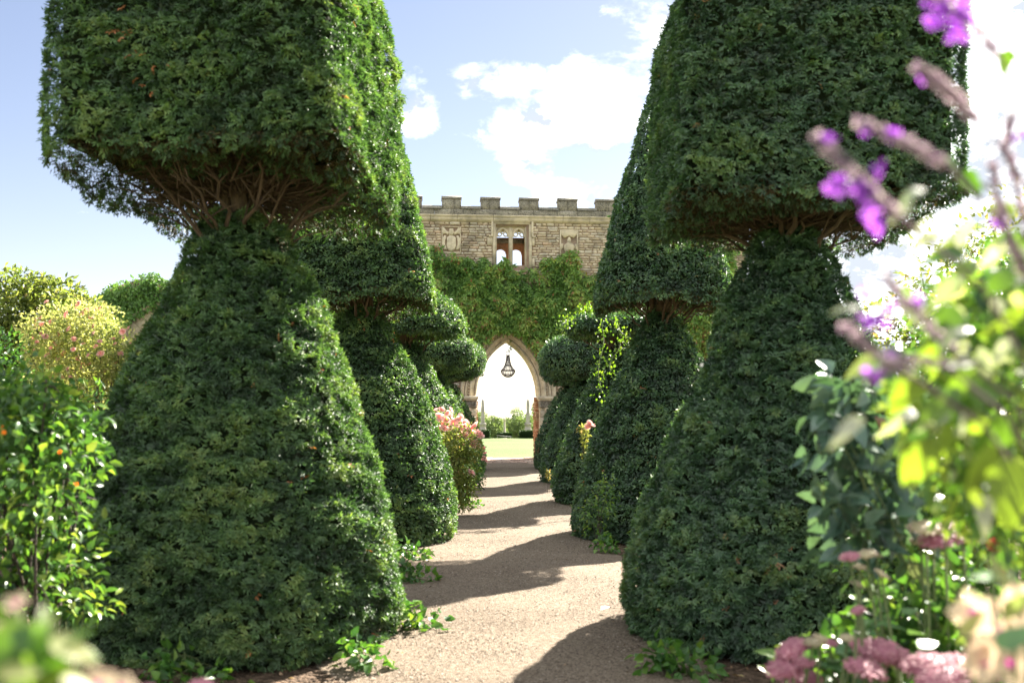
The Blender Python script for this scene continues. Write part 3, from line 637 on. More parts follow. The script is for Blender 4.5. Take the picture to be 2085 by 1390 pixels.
for a, b in ((1011.5, 1036.6), (1044.4, 1070)):
    mb = MB(); x0, x1 = lx(a), lx(b); P = arc_pts(x0, x1, lz(482), lz(463.5) - lz(482)); band(mb, P, .075, .06, .26)
    # cusps: a trefoil hung inside the head, spandrels solid above
    cx = (x0 + x1) / 2; w = x1 - x0
    for (ux, uz, rr) in ((-.26, .35, .17), (.26, .35, .17), (0, .66, .17)):
        th = np.linspace(0, 2 * math.pi, 15); hh = lz(463.5) - lz(482); band(mb, [(cx + ux * w + rr * w * math.cos(t), lz(482) + uz * hh + rr * w * math.sin(t)) for t in th], .032, .10, .20)
    for s_ in (0, 1):      # spandrel plates
        Pp = P[:12] if s_ == 0 else P[11:]
        xe = x0 if s_ == 0 else x1
        V = [(p[0], .12, p[1]) for p in Pp] + [(p[0], .12, lz(461) + .001) for p in Pp]
        n = len(Pp); mb.add(V, quads=[(i, i + 1, n + i + 1, n + i) for i in range(n - 1)])
    mb.build('tracery', ASHLAR, FR)
# inner wall of the window with its two small arched openings
mb = MB()
for a, b in ((1009, 1036), (1036, 1036.01), (1046, 1072)): pass
xa, xb = wx0, wx1
ops = [(lx(1012.5), lx(1035.5)), (lx(1044.5), lx(1068.5))]
bpsx = [xa]
for (a, b) in ops: bpsx += [a] + list(np.linspace(a, b, 13)[1:-1]) + [b]
bpsx.append(xb)
def op_z(x):
    for a, b in ops:
        if a - 1e-6 <= x <= b + 1e-6:
            c = (a + b) / 2; w = (b - a) / 2; return lz(509) + (lz(497.5) - lz(509)) * math.sqrt(max(0, 1 - ((x - c) / w) ** 2))
    return wz0
for a, b in zip(bpsx[:-1], bpsx[1:]):
    m_ = (a + b) / 2; inside = any(p < m_ < q for p, q in ops)
    za, zb = (op_z(a), op_z(b)) if inside else (wz0, wz0); zt = lz(474)
    V = [(a, .98, za), (b, .98, zb), (b, .98, zt), (a, .98, zt), (a, WT + .01, za), (b, WT + .01, zb)]
    mb.add(V, quads=[(0, 1, 2, 3), (4, 5, 1, 0)], tint=.3)
    if not inside:
        mb.add([(a, .98, wz0), (a, WT, wz0), (a, WT, lz(505)), (a, .98, lz(505)), (b, .98, wz0), (b, WT, wz0), (b, WT, lz(505)), (b, .98, lz(505))], quads=[(0, 1, 2, 3), (4, 7, 6, 5)], tint=.3)
mb.build('inner_window_wall', BRICK, wall)
part_box('inner_lintel', WEATHER, wx0 + .003, wx1 - .003, .90, 1.1, lz(486), lz(478))
# carved panels
def panel(px0, px1, py0, py1, name, pierced):
    x0, x1, z0, z1 = lx(px0), lx(px1), lz(py1), lz(py0); w, h = x1 - x0, z1 - z0; cx = (x0 + x1) / 2
    mb = MB()
    fw = .05 if pierced else .035
    for a in ((x0, x0 + fw, z0, z1), (x1 - fw, x1, z0, z1), (x0 + fw + .002, x1 - fw - .002, z1 - fw * (1.6 if pierced else 1), z1), (x0 + fw + .002, x1 - fw - .002, z0, z0 + (.03 if pierced else .09))): box(mb, a[0], a[1], -.05, .05, a[2], a[3], R.random(), bev=.01)
    root = mb.build(name, ASHLAR, wall)
    mb = MB(); box(mb, x0 + .02, x1 - .02, .02 if not pierced else .06, .09, z0 + .02, z1 - .02, .4); mb.build('backing', WEATHER, root)
    def relief(poly, y, nm, t=.05, mat=ASHLAR):
        P = np.array(poly, float); c = P.mean(0); n = len(P); mb = MB()
        def X(p): return (cx + p[0] * w / 2, z0 + p[1] * h)
        V = [(X(p)[0], .05, X(p)[1]) for p in P] + [(X(p)[0], y + .02, X(p)[1]) for p in P] + [(X(c + (p - c) * .82)[0], y, X(c + (p - c) * .82)[1]) for p in P] + [(X(c)[0], y - .015, X(c)[1])]
        Q = []; 
        for r_ in range(2): Q += [(r_ * n + i, r_ * n + (i + 1) % n, (r_ + 1) * n + (i + 1) % n, (r_ + 1) * n + i) for i in range(n)]
        mb.add(V, quads=Q, tris=[(2 * n + i, 2 * n + (i + 1) % n, 3 * n) for i in range(n)], tint=R.random()); mb.build(nm, mat, root)
    if not pierced:
        relief([(-.45, .60), (-.5, .3), (-.36, .17), (0, .08), (.36, .17), (.5, .3), (.45, .60), (.2, .66), (-.2, .66)], -.10, 'shield')
        for s_ in (-1, 1):      # curling mantling on both sides and the two crest wings above
            relief([(s_ * .98, .40), (s_ * .95, .55), (s_ * .72, .68), (s_ * .5, .66), (s_ * .62, .5), (s_ * .6, .3), (s_ * .42, .16), (s_ * .7, .16), (s_ * .92, .26)][::s_], -.06, 'mantling')
            relief([(s_ * .96, .93), (s_ * .9, .72), (s_ * .62, .74), (s_ * .3, .68), (s_ * .25, .78), (s_ * .55, .86), (s_ * .75, .97)][::s_], -.07, 'crest_wing')
        relief([(-.2, .68), (.2, .68), (.28, .8), (.18, .92), (-.18, .92), (-.28, .8)], -.09, 'crest')
    else:
        relief([(-.6, .33), (-.42, .15), (0, .03), (.42, .15), (.6, .33), (.52, .42), (.2, .5), (-.2, .5), (-.52, .42)], -.10, 'shield')
        relief([(-.16, .5), (.16, .5), (.2, .62), (.08, .72), (-.12, .7), (-.2, .6)], -.09, 'helmet')
        relief([(-.92, .93), (-.8, .80), (-.55, .68), (0, .76), (.55, .68), (.8, .80), (.92, .93)][::-1], -.08, 'crest_wing')
        for s_ in (-1, 1): relief([(s_ * .9, .4), (s_ * .82, .48), (s_ * .6, .46), (s_ * .66, .3), (s_ * .9, .22)][::s_], -.06, 'mantling')
panel(899.5, 938.5, 463, 519.5, 'carved_panel', False)
panel(1140.5, 1178.5, 466, 520, 'carved_panel', True)
# moulded arch: each voussoir its own piece
MP = [(-.005, WT), (0, .42), (.035, .37), (.05, .31), (.09, .33), (.115, .36), (.13, .29), (.165, .25), (.20, .24), (.215, .18), (.25, .15), (.29, .17), (.33, .22), (.385, .20), (.40, .10), (.44, .06), (.475, .10), (.50, .07), (.53, -.02), (.565, -.075), (.61, -.085), (.64, -.04), (OUT, .02)]
def arch_pt(o, t, side):
    f1 = math.acos((AR - AW) / (AR + o)); f = f1 * t; return ACX + side * -1 * ((AR - AW) - (AR + o) * math.cos(f)), AZS + (AR + o) * math.sin(f)
for side in (-1, 1):
    nv = 9
    for q in range(nv):
        mb = MB(); t0, t1 = q / nv + .0012, (q + 1) / nv - (.0012 if q < nv - 1 else 0); ts = np.linspace(t0, t1, 4); V = []; n = len(MP); dy = R.uniform(-.006, .006)
        for t in ts:
            for o_, y in MP: x, z = arch_pt(o_, t, side); V.append((x, y + (dy if y < 1 else 0), z))
        mb.add(V, quads=[((r_ * n + i), (r_ * n + i + 1), (r_ + 1) * n + i + 1, (r_ + 1) * n + i) for r_ in range(3) for i in range(n - 1)], tint=R.random())
        mb.build('voussoir', ASHLAR, wall)
    mb = MB(); V = []; n = len(MP)
    for t in np.linspace(0, 1, 25):
        for o_, y in MP: x, z = arch_pt(o_ + .012, t, side); V.append((x, y + .012, z))
    mb.add(V, quads=[((r_ * n + i), (r_ * n + i + 1), (r_ + 1) * n + i + 1, (r_ + 1) * n + i) for r_ in range(24) for i in range(n - 1)], tint=.5); mb.build('arch_joint', MORTAR, wall)
    mb = MB()
    for t in np.linspace(.03, .97, 26):      # carved leaf bosses in the deep hollow
        x, z = arch_pt(.335, t, side); s_ = .042
        V = np.array([(x + dx * s_ * R.uniform(.7, 1.2), .17 + dy * s_, z + dz * s_ * R.uniform(.7, 1.2)) for dx, dy, dz in ((1, 0, 0), (-1, 0, 0), (0, 0, 1), (0, 0, -1), (0, -1, 0), (0, 1, 0))])
        mb.add(V, tris=[(0, 2, 4), (2, 1, 4), (1, 3, 4), (3, 0, 4), (2, 0, 5), (1, 2, 5), (3, 1, 5), (0, 3, 5)], tint=R.random())
    mb.build('carved_ornament', ASHLAR, wall)
    # jamb: impost, carved capital, shafts, plinth and brick reveal behind
    e = lambda o: ACX + side * (AW + o)
    def jb(nm, o0, o1, y0, y1, z0, z1, mat=ASHLAR, bev=.015):
        a, b = sorted((e(o0), e(o1))); return part_box(nm, mat, a, b, y0, y1, z0, z1, bev=bev)
    jb('impost', -.03, .70, -.10, .55, AZS - .12, AZS - .003); jb('impost', .0, .66, -.06, .5, AZS - .17, AZS - .122)
    cap = MB()
    for o_ in np.linspace(.06, .6, 6):
        for zz in (AZS - .22, AZS - .29, AZS - .36):
            s_ = .062; x = e(o_ + R.uniform(-.02, .02)); y = .02 + R.uniform(-.03, .03) + (.0 if zz > AZS - .3 else .03)
            V = np.array([(x + dx * s_ * R.uniform(.6, 1.2), y + dy * s_, zz + dz * s_ * R.uniform(.6, 1.2)) for dx, dy, dz in ((1, 0, 0), (-1, 0, 0), (0, 0, 1), (0, 0, -1), (0, -1, 0), (0, 1, 0))])
            cap.add(V, tris=[(0, 2, 4), (2, 1, 4), (1, 3, 4), (3, 0, 4), (2, 0, 5), (1, 2, 5), (3, 1, 5), (0, 3, 5)], tint=R.random())
    a, b = sorted((e(.03), e(.63))); box(cap, a, b, .03, .45, AZS - .42, AZS - .172, .5); cap.build('capital', WEATHER, wall)
    for o_, y, r_ in ((.10, .26, .075), (.30, .12, .085), (.52, .02, .08)):
        mb = MB(); lathe(mb, [(r_ * 1.5, 0.0), (r_ * 1.5, .25), (r_ * 1.2, .32), (r_, .36), (r_, AZS - .5), (r_ * 1.25, AZS - .47), (r_ * 1.1, AZS - .422)], (e(o_), y, 0), 12); mb.build('shaft', ASHLAR, wall, True)
    zz = 0
    while zz < AZS - .45:
        hh = min(R.uniform(.24, .4), AZS - .42 - zz); jb('jamb_stone', .06, .64, .12, .6, zz, zz + hh - .006); zz += hh
    br = MB(); zz = 0.0
    while zz < AZS - .02:
        dep = .0 if int(zz / .077) % 2 else .05
        for y in np.arange(.62, WT + .25, .225):
            a, b = sorted((e(-.045 + R.uniform(-.02, .02)), e(.30))); box(br, a, b, y + dep, y + dep + .215, zz, zz + .066, R.random())
        zz += .077
    o = br.build('brick_reveal', BRICK, wall); o['kind'] = 'stuff'

# creeper over the middle of the wall
def pinnate(mb, P, N, L, Wd, tint, nl=5, hang=.9):
    k = len(P); dn = np.array([0, 0, -1.0]); D = unit(dn * hang + N * .55 + R.normal(size=(k, 3)) * .45); S = unit(np.cross(D, N))
    for q in range(nl):
        t = q / max(1, nl - 1); s_ = (-1) ** q
        Dq = unit(D * (.75 if q < nl - 1 else 1.2) + S * s_ * (.75 if q < nl - 1 else 0) + R.normal(size=(k, 3)) * .12)
        leaves(mb, P + D * (L * 1.3 * t), Dq, N + R.normal(size=(k, 3)) * .4, L * R.uniform(.7, 1.15, k), Wd * R.uniform(.8, 1.2, k), np.clip(tint + R.normal(0, .06, k), 0, 1), .2, .2)
cr = thing('wall_creeper', 'leafy green creeper draped across the battlemented wall above the arch', 'creeper', (0, WY, 0), rz=WR, local=True)
k = 34000; x = R.uniform(-8.0, 8.3, k); z = R.uniform(3.0, 7.9, k)
P2 = np.stack([x * 1.1, z * 0, z * 0], -1)
zt = 7.18 + (vn(P2, 1) - .5) * .9 + (vn(P2 * 3.3, 2) - .5) * .5
zt += .35 * np.exp(-((x - lx(1022)) / .28) ** 2) + .55 * np.exp(-((x - lx(1160)) / .3) ** 2)
zb = 3.6 + (vn(P2 * 2, 3) - .5) * .8
az = np.array([arch_z(v, OUT) if abs(v - ACX) < AW + OUT else 0 for v in x])
zb = np.maximum(zb, az - .06 - .42 * vn(P2 * 3, 4) + .42 * np.clip(-(x - ACX) - .3, 0, .5))
hole = (vn(np.stack([x * .9, z * .9, z * 0], -1), 7) > .84) & (R.random(k) < .7)
ok = (z < zt) & (z > zb) & ~hole; x, z = x[ok], z[ok]; k = len(x)
bl = vn(np.stack([x * 1.6, z * 1.6, z * 0], -1), 8) * .6 + vn(np.stack([x * 4, z * 4, z * 0], -1), 9) * .4
y = -.04 - .55 * bl * R.random(k) ** .6
tint = np.clip(.14 + .9 * bl + R.normal(0, .17, k) + .25 * np.clip((4.9 - z), 0, 1), 0, .94); tint[R.random(k) < .012] = 1
mb = MB(); pinnate(mb, np.stack([x, y, z], -1), np.tile([0, -1.0, .25], (k, 1)) + R.normal(size=(k, 3)) * .4, .155, .062, tint, 5)
o = mb.build('foliage', CREEP, cr); o['kind'] = 'stuff'
for q in range(10):
    mb = MB(); xx = R.choice([-1, 1]) * R.uniform(1.9, 7); pts = []
    for zz in np.linspace(0, 6.6, 10): xx += R.normal() * .16; pts.append((xx, -.05 - .05 * R.random(), zz))
    tube(mb, pts, np.linspace(.05, .012, 10), 6); mb.build('stem', STEM, cr, True)
sp = thing('creeper_tendril', 'loose creeper tendril with pale leaves dangling beside the chandelier', 'creeper', wworld(lx(1040), .2, lz(690)), None)
mb = MB(); p0 = np.array(sp.location); pts = [p0 + np.array([.02 * math.sin(q * 1.3), 0, -.05 * q]) for q in range(9)]; tube(mb, pts, .006, 4); mb.build('stem', GSTEM, sp)
mb = MB(); k = 26; P = np.array(pts)[R.integers(1, 9, k)]; leaves(mb, P, rdir(k) + [0, 0, -.4], rdir(k), .09, .045, R.random(k)); mb.build('leaves', PALE, sp)
sp = thing('creeper_tendril', 'small pale sprig poking out beside the far left yew ball', 'creeper', wworld(lx(978), -.2, lz(762)), None)
mb = MB(); p0 = np.array(sp.location); pts = [p0 + np.array([.035 * q - .15, -.02 * q, .05 * math.sin(q)]) for q in range(8)]; tube(mb, pts, .006, 4); mb.build('stem', GSTEM, sp)
mb = MB(); k = 30; P = np.array(pts)[R.integers(2, 8, k)]; leaves(mb, P, rdir(k), rdir(k), .09, .05, R.random(k)); mb.build('leaves', PALE, sp)

# chandelier in the arch
cz = wworld(lx(1037), .55, 0); ch = thing('chandelier', 'dark crystal basket chandelier hanging in the pointed arch', 'chandelier', (cz[0], cz[1], lz(766)))
def zc(py): return lz(py)
mb = MB()
for q in range(9): 
    z0 = zc(712) + q * .04
    th = np.linspace(0, 2 * math.pi, 9); a = q % 2
    tube(mb, [(cz[0] + (.012 * math.cos(t) if a else 0), cz[1] + (0 if a else .012 * math.cos(t)), z0 + .022 + .026 * math.sin(t)) for t in th], .004, 4, cap=False)
mb.build('chain', IRON, ch)
mb = MB(); th = np.linspace(0, 2 * math.pi, 17)
for a in (0, 1.05, 2.1): tube(mb, [(cz[0] + .085 * math.cos(t) * math.cos(a), cz[1] + .085 * math.cos(t) * math.sin(a), zc(717.5) + .085 * math.sin(t)) for t in th], .009, 5, cap=False)
mb.build('crown_ring', IRON, ch)
body = [(.05, zc(722)), (.065, zc(728)), (.085, zc(735)), (.12, zc(742)), (.18, zc(748)), (.255, zc(752.5))]
bowl = [(.255, zc(753)), (.24, zc(757)), (.2, zc(761)), (.13, zc(764.5)), (.04, zc(766))]
for nm, pr, n in (('bead_strand', body, 20), ('bowl_strand', bowl, 22)):
    P_ = np.array(pr); 
    for q in range(n):
        a = q / n * 6.283; mb = MB(); pts = [(cz[0] + r_ * math.cos(a), cz[1] + r_ * math.sin(a), z_) for r_, z_ in P_]; tube(mb, pts, .008, 4, mat=0)
        for f in np.linspace(0, .999, 12):
            i = f * (len(pts) - 1); i0 = int(i); p = np.array(pts[i0]) * (1 - i + i0) + np.array(pts[i0 + 1]) * (i - i0); s_ = .021
            mb.add(p + np.array([(1, 0, 0), (0, 1, 0), (-1, 0, 0), (0, -1, 0), (0, 0, 1.2), (0, 0, -1.2)]) * s_, tris=[(0, 1, 4), (1, 2, 4), (2, 3, 4), (3, 0, 4), (1, 0, 5), (2, 1, 5), (3, 2, 5), (0, 3, 5)], mat=1)
        mb.build(nm, [IRON, GLASS], ch)
for nm, z_, r_ in (('rim', zc(752.7), .262), ('hoop', zc(742), .125), ('hoop', zc(722), .056), ('hoop', zc(761), .203)):
    mb = MB(); tube(mb, [(cz[0] + r_ * math.cos(t), cz[1] + r_ * math.sin(t), z_) for t in np.linspace(0, 2 * math.pi, 25)], .016 if nm == 'rim' else .009, 6, cap=False); mb.build(nm, IRON, ch)

# ruined wall to the left with ivy and a stump of moulded arch
RX = -12.6; ruin = thing('ruined_wall', 'ivy-grown stump of ruined wall with broken arch moulding far left', 'wall', (RX, 34, 0), local=True)
mb = MB(); xs = np.linspace(-2.2, 3.2, 13); tops = 6.2 - np.clip(-(xs + .6), 0, 2) ** 1.4 * .9 + R.normal(0, .12, 13)
tops = np.clip(tops, 3.5, 6.6)
for a, b, ta, tb in zip(xs[:-1], xs[1:], tops[:-1], tops[1:]):
    mb.add([(a, 0, 0), (b, 0, 0), (b, 0, tb), (a, 0, ta), (a, .9, 0), (b, .9, 0), (b, .9, tb), (a, .9, ta)], quads=[(0, 1, 2, 3), (5, 4, 7, 6), (3, 2, 6, 7), (1, 5, 6, 2), (4, 0, 3, 7)], tint=R.random())
mb.build('wall_core', MORTAR, ruin)
mass = MB(); z = .05
while z < 6.4:
    h = R.uniform(.09, .15); x = -2.2
    while x < 3.1:
        w = R.uniform(.2, .5)
        if z + h < np.interp(x + w / 2, xs, tops) - .05: stone(mass, x, x + w, z, z + h, R.random())
        x += w
    z += h
o = mass.build('rubble_face', RUBBLE, ruin); o['kind'] = 'stuff'
mb0 = []
for q in range(8):
    mb = MB(); t0, t1 = q / 8 + .003, (q + 1) / 8 - .003; V = []; n = len(MP)
    for t in np.linspace(t0, t1, 4):
        for o_, y in MP:
            rr = 1.48 + o_; f = math.radians(8) + t * math.radians(75); V.append((1.3 - rr * math.cos(f), min(y, .5) * .6 - .22, 3.4 + rr * math.sin(f)))
    mb.add(V, quads=[((r_ * n + i), (r_ * n + i + 1), (r_ + 1) * n + i + 1, (r_ + 1) * n + i) for r_ in range(3) for i in range(n - 1)], tint=R.random()); mb.build('voussoir', ASHLAR, ruin)
iv = thing('ivy', 'dense dark ivy mounded over the ruined wall stump far left', 'ivy', (RX, 34, 0), local=True)
k = 9000; x = R.uniform(-2.4, 3.2, k); z = R.uniform(2.5, 6.9, k); tt = np.interp(x, xs, tops) + .35 * vn(np.stack([x * 2, x * 0, x * 0], -1), 12)
dd = np.hypot(x - 1.3, z - 3.4); ok = (z < tt) & (dd > 2.0) & ~((z < 4.9) & (x < -.9) & (R.random(k) < .8)); x, z = x[ok], z[ok]; k = len(x)
bl = vn(np.stack([x * 1.5, z * 1.5, z * 0], -1), 14); y = -.05 - .45 * bl * R.random(k); y = np.where(z > tt[ok] - .3, y + R.random(k) * .9, y)
mb = MB(); pinnate(mb, np.stack([x, y, z], -1), np.tile([0, -1.0, .4], (k, 1)) + R.normal(size=(k, 3)) * .4, .12, .07, np.clip(.1 + .5 * bl + R.normal(0, .13, k), 0, .9), 4); o = mb.build('foliage', CREEP, iv); o['kind'] = 'stuff'

# pavers across the arch threshold
for row in range(6):
    y0 = 33.4 + row * .75; x = -2.6 + R.uniform(0, .3)
    pv = None
    while x < 2.8:
        w = R.uniform(.26, .36) if row < 3 else R.uniform(.4, .7); z = .03 + R.uniform(-.01, .012)
        mb = MB(); box(mb, x + .012, x + w - .012, y0 + .015, y0 + .735, -.02, z, R.random(), bev=.012)
        o = mb.build('paver', PAVER, None)
        o.parent = PATH
        x += w

# ------------------------------------------------------------------ the far garden
def hedge(px0, px1, py0, d, depth, label):
    x0, x1 = (px0 - VX) / F * d, (px1 - VX) / F * d; h = EYE + (VY - py0) / F * d; c = ((x0 + x1) / 2, d + depth / 2)
    root = thing('clipped_hedge', label, 'hedge', (c[0], c[1], 0), 'clipped box hedges beyond the lawn')
    hw = (x1 - x0) / 2; V = []; mb = MB(); box(mb, x0 + .05, x1 - .05, d + .05, d + depth - .05, 0, h - .05, .3, mat=1)
    k = int(4500 * min(1.6, hw + .6)); u, v = R.random(k), R.random(k); s_ = R.random(k)
    P = np.where((s_ < .45)[:, None], np.stack([x0 + u * 2 * hw, np.full(k, d), v * h], -1), np.where((s_ < .7)[:, None], np.stack([x0 + u * 2 * hw, d + v * depth, np.full(k, h)], -1), np.stack([np.where(u < .5, x0, x1), d + v * depth, R.random(k) * h], -1)))
    N = unit(P - np.array([c[0], c[1], h * .5])); mb_l = mb; leaves(mb_l, P, N + rdir(k) * .9, rdir(k) + [0, 0, .5], .07, .045, np.clip(R.normal(.5, .2, k), 0, 1))
    o = mb.build('foliage', [HEDGE, CORE], root); o['kind'] = 'stuff'
def obelisk(px, d, label):
    X = (px - VX) / F * d; s_ = d / F; root = thing('obelisk', label, 'obelisk', (X, d, 0), 'stone obelisks beyond the lawn')
    z = lambda py: EYE + (VY - py) * s_
    def sq(pr, nm):
        mb = MB(); th = np.arange(4) * math.pi / 2 + math.pi / 4; V = []
        for r_, zz in pr: V += [(X + r_ * 1.414 * math.cos(t), d + r_ * 1.414 * math.sin(t), zz) for t in th]
        mb.add(V, quads=[(l * 4 + i, l * 4 + (i + 1) % 4, l * 4 + 4 + (i + 1) % 4, l * 4 + 4 + i) for l in range(len(pr) - 1) for i in range(4)]); mb.build(nm, OBEL, root)
    sq([(7.6 * s_, -.1), (7.6 * s_, z(874)), (6.2 * s_, z(873)), (6.2 * s_, z(865.5)), (7.0 * s_, z(864.5)), (7.0 * s_, z(861.5)), (4.6 * s_, z(860.6))], 'pedestal')
    sq([(4.4 * s_, z(860.5)), (2.7 * s_, z(816)), (.2 * s_, z(811))], 'shaft')
obelisk(983, 82, 'grey stone obelisk on a pedestal, left one of the pair beyond the lawn')
obelisk(1075, 82, 'grey stone obelisk on a pedestal, right one of the pair beyond the lawn')
hedge(960, 997, 876, 78.5, 2.2, 'square clipped hedge under the left obelisk'); hedge(1059, 1091, 877, 78.5, 2.2, 'square clipped hedge under the right obelisk')
hedge(1013, 1042, 881.5, 84, 1.6, 'low clipped hedge in the middle below the little column')
d = 100; X = (1027.5 - VX) / F * d; s_ = d / F; z = lambda py: EYE + (VY - py) * s_
co = thing('stone_column', 'slender pale stone column standing among the far trees', 'column', (X, d, z(905)))
mb = MB(); lathe(mb, [(4 * s_, z(905)), (4 * s_, z(880)), (2.2 * s_, z(879)), (1.8 * s_, z(857))], (X, d, 0), 12); mb.build('shaft', OBEL, co, True)
mb = MB(); lathe(mb, [(1.9 * s_, z(857)), (3.2 * s_, z(855)), (3.2 * s_, z(853.5)), (0.1, z(853))], (X, d, 0), 12); mb.build('capital', OBEL, co, True)
rl = thing('white_rail', 'thin white rail in front of the middle hedge beyond the lawn', 'rail', at(1028, 893, 80.5))
mb = MB(); a, b = at(1011, 886, 80.5), at(1042, 888.5, 80.5); tube(mb, [a, (a + b) / 2, b], .018, 6); mb.build('bar', PAINT, rl)
for px in (1013, 1040):
    mb = MB(); p = at(px, 888, 80.5); tube(mb, [(p[0], p[1], 0), (p[0], p[1], p[2])], .02, 6); mb.build('post', PAINT, rl)
def tree(name, label, cat, loc, h, rw, trunk_h, n, leafL, mat, seed, group=None, lobes=9, bark=STEM, tints=(.5, .2), flat=.75):
    root = thing(name, label, cat, loc, group); c = np.array(loc, float); mb = MB()
    tube(mb, [c + np.array([R.normal() * .04 * h * f, R.normal() * .04 * h * f, h * .75 * f]) for f in np.linspace(0, 1, 6)], np.linspace(.03, .008, 6) * h, 7)
    C = []; 
    for q in range(lobes):
        a = q / lobes * 6.28 + R.uniform(-.4, .4); rr = rw * R.uniform(.25, .72); zz = trunk_h + (h - trunk_h) * R.uniform(.15, .85)
        p = c + np.array([rr * math.cos(a), rr * math.sin(a), zz]); C.append((p, rw * R.uniform(.32, .55)))
        b0 = c + np.array([0, 0, trunk_h * R.uniform(.6, 1.2)]); tube(mb, [b0, b0 * .5 + p * .5 + [0, 0, .06 * h], p], np.array([.013, .009, .004]) * h, 5)
    C.append((c + np.array([0, 0, h - rw * .35]), rw * .4))
    mb.build('trunk', bark, root, True)
    mb = MB()
    for p, r_ in C:
        k = n // len(C); d_ = rdir(k); rad = r_ * R.random(k)[:, None] ** .38 * (.75 + .5 * vn(d_ * 2.5 + p, seed)[:, None])
        Q = p + d_ * rad * np.array([1, 1, flat]); cl = vn(Q * (3 / r_), seed + 1)
        leaves(mb, Q, d_ + rdir(k) * .9 + [0, 0, -.3], rdir(k) + [0, 0, .7], leafL * R.uniform(.6, 1.3, k), leafL * .55 * R.uniform(.7, 1.2, k), np.clip(tints[0] + (cl - .5) * .7 + R.normal(0, tints[1], k), 0, 1))
    o = mb.build('crown', mat, root); o['kind'] = 'stuff'
    return root
def far_tree(px, pt, wpx, d, label, seed):
    X = (px - VX) / F * d; zt = EYE + (VY - pt) / F * d; zb = -4.0 * min(1, max(0, (d - 78) / 70)) ** 1; tree('far_tree', label, 'tree', (X, d, zb), zt - zb, wpx / 2 / F * d, (zt - zb) * .12, 5200, .24, FAR, seed, 'trees beyond the lawn', 11, flat=1.0)
far_tree(1003, 846, 66, 118, 'small pale round tree left of the far column', 201)
far_tree(1053, 832, 66, 122, 'taller pale tree between the far column and the right obelisk', 202)
far_tree(1094, 822, 64, 128, 'tallest feathery far tree behind the right obelisk', 203)
far_tree(962, 840, 70, 126, 'far tree mostly hidden behind the left obelisk', 204)
far_tree(1032, 852, 54, 140, 'lowest far tree directly behind the little column', 205)
far_tree(1150, 846, 70, 125, 'far tree hidden behind the right arch jamb', 206)

# ------------------------------------------------------------------ roses, shrubs and small plants
def rose_mesh(name, mats, r=1.0, rings=((5, .95, .15), (5, .7, .5), (4, .42, .85)), op=.5):
    mb = MB()
    for n, rr, z in rings:
        for q in range(n):
            a = (q + R.random() * .4) / n * 6.28; ca, sa = math.cos(a), math.sin(a); w = 1.05 * rr
            P = [(0, 0, -.25), (.55 * rr * ca - w * .5 * sa, .55 * rr * sa + w * .5 * ca, z * .4), (.55 * rr * ca + w * .5 * sa, .55 * rr * sa - w * .5 * ca, z * .4), (rr * ca - w * .32 * sa, rr * sa + w * .32 * ca, z * .6 + .1), (rr * ca + w * .32 * sa, rr * sa - w * .32 * ca, z * .6 + .1), (.66 * rr * ca, .66 * rr * sa, z * .3)]
            t = np.clip(.2 + (1 - z) * .7 + R.normal(0, .12), 0, 1)
            mb.add(np.array(P) * r, tris=[(0, 2, 5), (0, 5, 1), (5, 2, 4), (5, 4, 3), (5, 3, 1)], tint=t)
    return mb.mesh(name, mats)
ROSES = [rose_mesh('rose_bloom', [PINK]) for _ in range(3)]; PROSES = [rose_mesh('peach_bloom', [PEACH]) for _ in range(3)]
def bloom(root, p, size, meshes, up=None, name='flower'):
    n = Vector(up if up is not None else (R.normal() * .5, -.7 + R.normal() * .4, .5)).normalized()
    q = n.to_track_quat('Z', 'Y').to_matrix().to_4x4(); M = Matrix.Translation(Vector(p) - root.location) @ q @ Matrix.Rotation(R.random() * 6.28, 4, 'Z') @ Matrix.Diagonal((size, size, size * .8, 1))
    return place(meshes[R.integers(len(meshes))], name, root, M)
def shrub(name, label, cat, base, blobs, n, leafL, mat, seed, stems=8, stem_r=.012, stem_mat=STEM, tints=(.5, .2), group=None, oval=False, aspect=.5, shell=.45, hang=-.2):
    """blobs: list of (centre, radii) that the leaves fill; stems run from the base into them"""
    root = thing(name, label, cat, base, group); b = np.array(base, float); mb = MB()
    for q in range(stems):
        c, r_ = blobs[q % len(blobs)]; e = np.array(c) + rdir(1)[0] * np.array(r_) * .6; s0 = b + np.array([R.normal() * .08, R.normal() * .08, 0]); m = s0 * .5 + e * .5 + R.normal(size=3) * .06
        f = np.linspace(0, 1, 7)[:, None]; pts = s0 * (1 - f) ** 2 + 2 * m * f * (1 - f) + e * f ** 2; tube(mb, pts, np.linspace(1, .3, 7) * stem_r, 6)
        for s_ in range(4):
            p = pts[R.integers(2, 7)]; t = p + rdir(1)[0] * np.array(r_) * .5; tube(mb, [p, (p + t) / 2 + [0, 0, .02], t], [stem_r * .45, stem_r * .35, stem_r * .2], 4)
    mb.build('stem', stem_mat, root, True)
    vol = np.array([np.prod(r_) ** (2 / 3) for c, r_ in blobs]); vol /= vol.sum(); mb = MB()
    for (c, r_), v in zip(blobs, vol):
        k = max(4, int(n * v)); d_ = rdir(k); rad = R.random(k)[:, None] ** shell * (.7 + .6 * vn(d_ * 2.2 + np.array(c) * 3, seed)[:, None]); Q = np.array(c) + d_ * rad * np.array(r_)
        Q[:, 2] = np.maximum(Q[:, 2], b[2] + .02)
        cl = vn(Q * 5, seed + 1); leaves(mb, Q, d_ + rdir(k) * .9 + [0, 0, hang], rdir(k) * .8 + [0, 0, .7], leafL * R.uniform(.6, 1.3, k), leafL * aspect * R.uniform(.75, 1.2, k), np.clip(tints[0] + (cl - .5) * .6 + R.normal(0, tints[1], k), 0, 1), oval=oval)
    o = mb.build('foliage', mat, root); o['kind'] = 'stuff'
    return root

